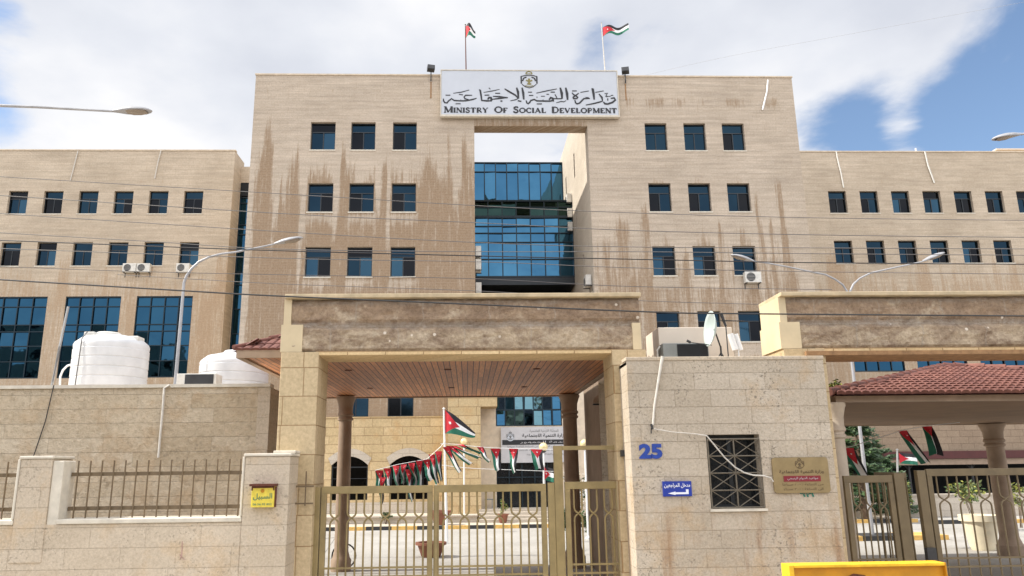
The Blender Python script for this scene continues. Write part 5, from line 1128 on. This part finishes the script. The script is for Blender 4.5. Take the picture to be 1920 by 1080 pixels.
WIRES = [
 ('topmost thin cable crossing the wings and the central building', [(0, 330), (520, 363), (900, 386), (1180, 399), (1560, 409), (1925, 414)], 20, .010, 'cable_grey'),
 ('second thin cable from the top, crossing the upper middle of the facades', [(0, 364), (520, 400), (900, 418), (1180, 432), (1560, 441), (1925, 446)], 19.5, .011, 'cable_grey'),
 ('third thin cable from the top, just above the right wing lower windows', [(0, 398), (520, 434), (900, 455), (1180, 463), (1560, 465), (1925, 467)], 19, .010, 'cable_grey'),
 ('fourth cable from the top, close above the thicker black one', [(0, 436), (267, 452), (520, 467), (900, 472), (1180, 472), (1560, 476), (1925, 479)], 18.5, .010, 'cable_grey'),
 ('thicker dark cable crossing at the height of the street lamp heads', [(0, 454), (267, 461), (520, 470), (900, 480), (1180, 486), (1560, 493), (1925, 495.5)], 17, .013, 'cable_black'),
 ('thin cable just below the thicker dark one', [(0, 470), (520, 484), (900, 491), (1180, 502), (1560, 510), (1925, 515)], 18, .009, 'cable_grey'),
 ('thin cable second above the portal cornice', [(0, 503), (220, 508), (520, 515), (900, 523), (1180, 537), (1560, 543)], 18, .008, 'cable_grey'),
 ('thin cable skimming just above the portal cornice', [(220, 515), (520, 532), (900, 546), (1180, 563), (1440, 571)], 18.3, .008, 'cable_grey'),
 ('thick black cable running in front of the portal beams', [(0, 523), (340, 545), (520, 555), (846, 569), (1220, 585), (1416, 588.5), (1925, 593)], 11.6, .012, 'cable_black'),
 ('faint cable climbing to the top right corner of the sky', [(1180, 148), (1360, 107), (1560, 70), (1925, 3)], 40, .006, 'galvanised')]
for lb, pts, Y, r_, mt in WIRES:
    e0 = (pts[0][0]-(220 if pts[0][0] == 0 else 0), pts[0][1]-(12 if pts[0][0] == 0 else 0)); e1_ = (pts[-1][0]+200, pts[-1][1]+1) if pts[-1][0] == 1925 and Y < 30 else pts[-1]
    P_ = [e0]+pts[1:-1]+[e1_] if pts[0][0] == 0 else pts[:-1]+[e1_]
    # catmull-rom through the traced points
    V_ = [at(x, y, Y) for x, y in P_]; out_ = []
    for i in range(len(V_)-1):
        p0, p1, p2, p3 = V_[max(i-1, 0)], V_[i], V_[i+1], V_[min(i+2, len(V_)-1)]
        for j in range(8):
            t_ = j/8; out_.append(.5*((2*p1)+(-p0+p2)*t_+(2*p0-5*p1+4*p2-p3)*t_*t_+(-p0+3*p1-3*p2+p3)*t_**3))
    out_.append(V_[-1]); k = MB(); k.tube(out_, r_, 5); tag(rebase(k.build('overhead_cable', mt, smooth=True)), lb, 'cable', 'overhead cables crossing the facades')

# ================================================================== courtyard furniture and plants
def globe_post(px, pyt, Y, label):
    c = at(px, pyt, Y); o = thing('globe_lamp', label, 'lamp post', (c.x, Y, 0), 'globe lamps in the courtyard')
    k = MB(); k.tube([(c.x, Y, .005), (c.x, Y, c.z-.16)], .035, 10); k.lathe((c.x, Y, 0), [(.10, .005), (.10, .06), (.05, .10)], 12); k.build('post', 'white_paint', o, True)
    k = MB(); k.lathe((c.x, Y, c.z-.16), [(.05, -.06), (.10, -.03), (.10, 0)], 14); k.build('collar', 'dark_metal', o)
    k = MB(); k.lathe((c.x, Y, c.z), [(.001, -.17)]+[(.17*math.sin(R(a)), -.17*math.cos(R(a))) for a in range(20, 180, 20)]+[(.001, .17)], 18, caps=False); k.build('globe', 'gold_globe', o, True)
globe_post(1019, 838, 30.5, 'golden globe lamp on a white post beside the white banner'); globe_post(1096, 832, 29, 'golden globe lamp on a white post right of the canopy column')
globe_post(870, 828, 37.2, 'small golden globe lamp in front of the yellow entrance pier'); globe_post(818, 861, 33, 'golden globe lamp just left of the courtyard flagpole')
def leaves(k, c, rx, ry, rz, n, s_, mats=2, cl=7, flat_=.6):
    cs = [Vector((random.gauss(0, .45), random.gauss(0, .45), random.gauss(0, .5))) for _ in range(cl)]
    for i in range(n):
        q = random.choice(cs)+Vector((random.gauss(0, .24), random.gauss(0, .24), random.gauss(0, .22)))
        if q.length > 1.25: continue
        p_ = Vector(c)+Vector((q.x*rx, q.y*ry, q.z*rz)); a = Vector((random.gauss(0, 1), random.gauss(0, 1), random.gauss(0, flat_))).normalized(); b_ = a.orthogonal().normalized(); b_.rotate(Matrix.Rotation(random.uniform(0, 6.28), 3, a)); s2 = s_*random.uniform(.6, 1.3)
        k.poly([p_-a*s2, p_+b_*s2*.42, p_+a*s2, p_-b_*s2*.42], random.randrange(mats))
def shrub(name, px, py, Y, w, h, label, cat, mats, n, s_, z0=None, stem=True, group=None):
    c = at(px, py, Y); z0 = 0 if z0 is None else z0; o = thing(name, label, cat, (c.x, Y, z0), group)
    k = MB(); leaves(k, c, w, w, h, n, s_, len(mats), 9); k.build('foliage', mats, o)
    if stem:
        k = MB()
        for i in range(4): k.tube([(c.x+random.uniform(-.05, .05), Y, z0+.004), (c.x+random.uniform(-w, w)*.5, Y+random.uniform(-w, w)*.4, c.z+random.uniform(-.3, .5)*h)], [.03*max(w, .4), .008], 6)
        k.build('stem', 'trunk_bark', o)
    return o
def conifer(px, ptop, Y, z0, w, label, n):
    c = at(px, ptop, Y); H_t = c.z-z0; o = thing('conifer_tree', label, 'tree', (c.x, Y, z0))
    k = MB(); k.tube([(c.x, Y, z0), (c.x+.1, Y, z0+H_t*.5), (c.x, Y, z0+H_t*.95)], [.16, .10, .02], 8); tr = k.build('trunk', 'trunk_bark', o)
    k = MB(); lf_ = MB()
    for i in range(n):
        t_ = random.uniform(.10, .98); a = random.uniform(0, 6.28); L_ = w*(1-t_)**.7*random.uniform(.55, 1.15)+.15; z = z0+H_t*t_
        tip = Vector((c.x+L_*math.cos(a), Y+L_*math.sin(a), z-.10*L_+random.uniform(-.05, .25))); st_ = Vector((c.x, Y, z)); k.tube([st_, tip], [.018, .004], 4, caps=False)
        for j in range(60):
            u = random.uniform(.25, 1.05); p_ = st_.lerp(tip, u)+Vector((random.gauss(0, .06), random.gauss(0, .06), random.gauss(0, .05))); d_ = ((tip-st_).normalized()+Vector((random.gauss(0, .5), random.gauss(0, .5), random.gauss(0, .4)))).normalized(); b_ = d_.orthogonal().normalized(); s2 = random.uniform(.07, .16); lf_.poly([p_-d_*s2, p_+b_*s2*.35, p_+d_*s2, p_-b_*s2*.35], random.randrange(3))
    k.build('branch', 'trunk_bark', tr); lf_.build('crown', ['leaf_dark', 'leaf_dark', 'leaf_mid'], o)
conifer(1598, 770, 35, 0, 1.9, 'dark green conifer behind the second gate, beside the gatehouse', 170)
conifer(1652, 838, 38, 0, 1.3, 'smaller dark conifer right of the white lamp pole in the yard', 80)
shrub('roof_weed', 1566, 727, 14.1, .13, .13, 'yellow-green weed growing on the left corner of the tiled canopy roof', 'weed', ['leaf_yellow', 'leaf_yellow', 'leaf_mid'], 260, .035, 3.75)
shrub('roof_weed', 1545, 716, 13.9, .04, .14, 'thin yellow-green weed sprig beside the gatehouse roof corner', 'weed', ['leaf_yellow', 'leaf_mid'], 60, .03, 3.75)
shrub('shrub', 1822, 925, 30, .75, .45, 'loose green shrub behind the second gate, left of the canopy column', 'shrub', ['leaf_mid', 'leaf_olive', 'leaf_yellow'], 700, .09, .0)
shrub('shrub', 1905, 928, 31, .5, .4, 'small yellowish shrub behind the second gate at the photo edge', 'shrub', ['leaf_yellow', 'leaf_olive'], 350, .08, .0)
shrub('shrub', 1700, 922, 24, .13, .45, 'narrow yellow-flecked shrub seen through the ajar gate leaf', 'shrub', ['leaf_yellow', 'leaf_mid'], 260, .05, .0)
shrub('climbing_plant', 1085, 905, 35, .55, 1.0, 'tall pale-flecked bush right of the canopy column by the entrance', 'shrub', ['leaf_dark', 'leaf_olive', 'flag_white'], 900, .07, .0)
shrub('shrub', 1058, 975, 33, .35, .45, 'dark green bush at the kerb behind the right canopy column', 'shrub', ['leaf_dark', 'leaf_mid'], 420, .08, .1)
shrub('shrub', 1100, 978, 32, .35, .5, 'olive green bush near the foot of the shaded side wall', 'shrub', ['leaf_olive', 'leaf_mid'], 420, .08, .1)
shrub('shrub', 725, 966, 36.2, .32, .12, 'low dark green plant on the terrace under the arched windows', 'shrub', ['leaf_dark', 'leaf_olive'], 200, .07, .15)
def pot(px, pyb, Y, r, h, z0, label, mat='terracotta', plant=None, base=True):
    x = at(px, pyb, Y).x; o = thing('plant_pot', label, 'plant pot', (x, Y, z0))
    k = MB(); k.lathe((x, Y, z0+.004), [(r*.62, 0), (r*.70, h*.1), (r*.95, h*.8), (r*.96, h*.82), (r*1.1, h*.83), (r*1.1, h), (r*.9, h), (r*.85, h*.85), (.01, h*.82)], 24); k.build('pot', mat, o, True)
    if plant:
        k = MB(); leaves(k, (x, Y, z0+h+plant*.45), r*.9, r*.9, plant*.5, 260, .05, 2, 8); k.build('foliage', ['leaf_mid', 'leaf_yellow'], o)
pot(808, 1046, 23.9, .42, .42, 0, 'large terracotta bowl pot on the courtyard behind the gate middle post')
pot(943, 972, 35.9, .24, .38, .16, 'terracotta pot with a thin plant on the walk left of the entrance steps', plant=.8)
pot(826, 985, 35.2, .42, .6, .16, 'empty square-shouldered terracotta pot beside the courtyard flagpole foot')
pot(1845, 1032, 23.4, .50, 1.0, 0, 'large ivory urn in the sun behind the second gate', 'ivory')
o = thing('traffic_cone', 'small orange-red cone standing by the kerb right of the steps', 'traffic cone', (3.95, 34.2, 0)); k = MB(); k.box(3.78, 4.12, 34.03, 34.37, .006, .04); k.build('foot', 'flag_red', o); k = MB(); k.lathe((3.95, 34.2, .04), [(.13, 0), (.09, .25), (.06, .45), (.03, .66)], 16); k.build('cone', 'flag_red', o, True)
o = thing('plastic_stool', 'low dark stool by the wall left of the entrance doors', 'stool', (1.0, 38.3, .67)); k = MB(); k.box(.8, 1.2, 38.1, 38.5, 1.07, 1.12); k.build('seat', 'grey_plastic', o, bevel=.01)
for x_ in (.84, 1.14):
    for y_ in (38.14, 38.44): k = MB(); k.box(x_, x_+.03, y_, y_+.03, .675, 1.07); k.build('leg', 'grey_plastic', o)
# banner over the doors
a, c = at(940, 868, 38.85), at(1056, 800, 38.85)
bn = thing('entrance_banner', 'white banner with Arabic lines and a black stripe over the entrance doors', 'banner', ((a.x+c.x)/2, 38.85, a.z))
k = MB(); k.box(a.x, c.x+.5, 38.86, 38.90, a.z, c.z); k.build('panel', 'banner_white', bn); bw_, bh_ = c.x-a.x, c.z-a.z
k = MB(); k.box(a.x+.02*bw_, c.x+.5, 38.852, 38.858, a.z+.50*bh_, a.z+.64*bh_); k.build('stripe', 'black_ink', bn)
letter('المملكة الاردنية الهاشمية', a.x+.46*bw_, a.x+.92*bw_, a.z+.84*bh_, a.z+.93*bh_, 38.85, 'cable_grey', bn)
letter('وزارة التنمية الاجتماعية', a.x+.34*bw_, a.x+1.04*bw_, a.z+.69*bh_, a.z+.81*bh_, 38.85, 'black_ink', bn, .02)
letter('خدمة الجمهور', a.x+.30*bw_, a.x+1.05*bw_, a.z+.53*bh_, a.z+.61*bh_, 38.845, 'banner_white', bn)
for i_, (u0, u1, v) in enumerate(((.10, 1.05, .42), (.25, 1.05, .31), (.40, 1.05, .20))): letter(['من الاحد الى الخميس من الساعة الثامنة صباحا', 'اهلا وسهلا بكم في وزارة التنمية', 'الهاتف والفاكس والبريد'][i_], a.x+u0*bw_, a.x+u1*bw_, a.z+v*bh_, a.z+(v+.06)*bh_, 38.85, 'cable_grey', bn)
k = MB(); k.lathe((0, 0, 0), [(.20, 0), (.20, .004)], 20); k.v = [Matrix.Rotation(R(90), 4, 'X') @ v + Vector((a.x+.15*bw_, 38.85, a.z+.72*bh_)) for v in k.v]; k.build('emblem', 'sign_white', bn)
crest(bn, a.x+.15*bw_, a.z+.74*bh_, .34, 38.84, 'cable_grey', 'cable_grey')
# bicycle behind the left column
bc = thing('bicycle', 'dark metal bicycle standing in shade beside the left canopy column', 'bicycle', (-3.5, 21.0, 0)); BIKE = bc
def wheel(cx, cz, Y, r_):
    k = MB(); k.tube([(cx+r_*math.cos(R(a)), Y, cz+r_*math.sin(R(a))) for a in range(0, 361, 15)], .02, 6, caps=False); w_ = k.build('wheel', 'black_ink', bc, True)
    k = MB()
    for a in range(0, 180, 30): k.tube([(cx-r_*math.cos(R(a)), Y, cz-r_*math.sin(R(a))), (cx+r_*math.cos(R(a)), Y, cz+r_*math.sin(R(a)))], .003, 3)
    k.build('spokes', 'galvanised', w_)
wheel(-4.05, .33, 21.0, .31); wheel(-3.05, .33, 21.0, .31)
k = MB(); k.tube([(-4.05, 21, .33), (-3.85, 21, .75), (-3.28, 21, .80), (-3.62, 21, .32), (-3.85, 21, .75)], .016, 6); k.tube([(-4.05, 21, .33), (-3.62, 21, .32)], .014, 6); k.tube([(-3.05, 21, .33), (-3.28, 21, .95)], .015, 6); k.build('frame', 'galvanised', bc)
k = MB(); k.tube([(-3.36, 20.78, 1.0), (-3.28, 21, .97), (-3.36, 21.22, 1.0)], .014, 6); k.build('handlebar', 'dark_metal', bc); k = MB(); k.box(-4.0, -3.75, 20.93, 21.07, .86, .91); k.box(-3.88, -3.85, 20.99, 21.01, .74, .86); k.build('saddle', 'black_ink', bc, bevel=.01)
BIKE.location = (-3.72, 21.35, 0)
# right yard: low wall, car shelter, block wall
k = MB(); k.box(19.3, 34, 38.0, 38.4, .01, 1.0); k.box(19.3, 34.0, 37.95, 38.45, 1.002, 1.07); tag(rebase(k.build('yard_wall', 'pale_stone')), 'low pale stone wall across the yard behind the second gate', 'wall')
k = MB(); k.box(13.0, 19.2, 36.6, 37.0, .01, 1.0); k.box(12.95, 19.25, 36.55, 37.05, 1.002, 1.07); tag(rebase(k.build('yard_wall', 'buff_plaster')), 'low grey-brown wall behind the white lamp pole in the yard', 'wall')
sh = thing('car_shelter', 'long flat car shelter with a dark red edge, seen under the side canopy', 'shelter', (28, 46, 0))
k = MB(); k.box(20.5, 40, 43.2, 49.4, 3.0, 3.12); k.build('roof', 'column_stone', sh); k = MB(); k.box(20.4, 40.1, 43.1, 43.19, 2.78, 3.2); k.build('fascia', 'red_fascia', sh); k = MB(); k.box(20.4, 40.1, 43.2, 43.3, 2.45, 2.77); k.build('lower_fascia', 'column_stone', sh)
for i in range(6): k = MB(); x_ = 21.2+i*3.6; k.tube([(x_, 43.6, .005), (x_, 43.6, 2.99)], .07, 8); k.tube([(x_, 43.6, 2.2), (x_-.7, 43.6, 2.98)], .04, 6); k.tube([(x_, 43.6, 2.2), (x_+.7, 43.6, 2.98)], .04, 6); k.build('post', 'dark_metal', sh, True)
k = MB(); k.box(20.5, 40, 49.2, 49.5, .01, 2.98); k.build('shelter_shade', 'black_void', sh)  # near-black sheet, the shade beneath the shelter put into its colour
b0, t0d = at(1684, 985, 31), at(1682, 843, 31); b0.z = 0; flagpole(b0, t0d, .055, 'flagpole', 'short grey post with a small limp flag in the yard behind the second gate', 'galvanised')
def f5(u, v): return t0d+Vector((.05+u*.75, .08*math.sin(u*7), -.12-(1-v)*.42-u*.08))
tag(rebase(flag_mesh(f5, 8, False).build('flag', FM)), 'small limp flag on the grey post behind the second gate', 'flag')
k = MB(); k.box(12.55, 13.25, 26.6, 27.0, .006, .16, 0); k.box(13.25, 14.9, 26.6, 27.9, .006, .16, 1); k.box(14.9, 16.2, 26.6, 27.9, .006, .16, 0); tag(rebase(k.build('lamp_island', ['kerb_yellow', 'kerb_black'])), 'yellow and black painted kerb island around the foot of the white lamp', 'kerb')
# pale wall lamps on the shaded side wall
for Y_, z_, lb in ((17.6, 3.95, 'upper dark bracket lamp on the shaded side wall'), (14.9, 3.15, 'lower dark bracket lamp on the shaded side wall')):
    o = thing('wall_lamp', lb, 'wall lamp', (3.2, Y_, z_)); k = MB(); k.lathe((3.02, Y_, z_), [(.001, -.02), (.16, 0), (.15, .06), (.09, .14), (.02, .19)], 20, caps=False); k.build('shade', 'column_stone', o, True); k = MB(); k.box(2.86, 3.19, Y_-.05, Y_+.05, z_-.05, z_-.022); k.build('bracket', 'black_ink', o)
# ---- yellow steel skip on the pavement
sk = thing('yellow_skip', 'yellow painted steel box with a raised rim, cut off by the bottom right edge', 'metal box', (4.75, 9.7, 0))
X0, X1, Y0, Y1, ZT = 3.80, 5.71, 9.5, 9.72, 1.350
k = MB(); k.box(X0+.062, X1-.02, Y0+.05, Y1, .12, ZT-.035); k.build('body', 'skip_shade_and_badge', sk)
k = MB(); k.box(X0, X0+.06, Y0, Y1+.02, .10, ZT); k.build('side_plate', 'yellow_skip', sk, bevel=.006)
k = MB(); k.box(X1-.018, X1, Y0, Y1+.02, .10, ZT); k.build('side_plate', 'skip_shade_and_badge', sk, bevel=.006)
k = MB(); k.box(X0+.062, X1-.02, Y0, Y1+.02, ZT-.034, ZT); k.build('rim', 'yellow_skip', sk, bevel=.006)
k = MB(); 
for x_ in (X0+.1, X1-.25): k.box(x_, x_+.15, Y0-.2, Y1+.2, .005, .118)
k.build('skid', 'dark_metal', sk)
pa = at(1605, 1084, 9.54); k = MB(); k.y = 9.542; stroke(k, [(pa.x-.12, pa.z), (pa.x-.02, pa.z+.035), (pa.x+.12, pa.z+.02)], .03); k.build('marking', 'rust', sk)
# ---- houses on the other side of the street (they stand behind the photographer and show in the glass)
for i, (x0, x1, h_, lb) in enumerate(((-46, -24, 11, 'plain beige apartment block across the street, leftmost of the row'), (-22, -3, 9, 'lower beige apartment block across the street, second from the left'), (-1, 16, 12, 'tallest beige apartment block across the street'), (19, 44, 10, 'long beige apartment block across the street, rightmost of the row'), (-98, -49, 24, 'tall dull apartment block far down the opposite side of the street'))):
    o = thing('apartment_block', lb, 'building', ((x0+x1)/2 , -34, 0)); k = MB(); n_ = int((x1-x0)/3.2); ops_ = []
    for j in range(n_):
        for f_ in range(int(h_/3.1)): xx = x0+(x1-x0)*(j+.5)/n_; ops_.append((xx-.7, xx+.7, 1.0+f_*3.1, 2.5+f_*3.1))
    wall(k, 'y', -34, x0, x1, 0, h_, ops_, 50, .2, 1); k.poly([(x0, -46, 0), (x0, -34, 0), (x0, -34, h_), (x0, -46, h_)]); k.poly([(x1, -34, 0), (x1, -46, 0), (x1, -46, h_), (x1, -34, h_)]); k.poly([(x0, -46, h_), (x0, -34, h_), (x1, -34, h_), (x1, -46, h_)]); k.poly([(x0, -46, 0), (x0, -46, h_), (x1, -46, h_), (x1, -46, 0)]); k.build('wall', 'far_block', o)
    for q_ in ops_[:95]: k = MB(); k.poly([(q_[0], -34.18, q_[2]), (q_[1], -34.18, q_[2]), (q_[1], -34.18, q_[3]), (q_[0], -34.18, q_[3])]); k.build('window', 'window_glass_dark', o)
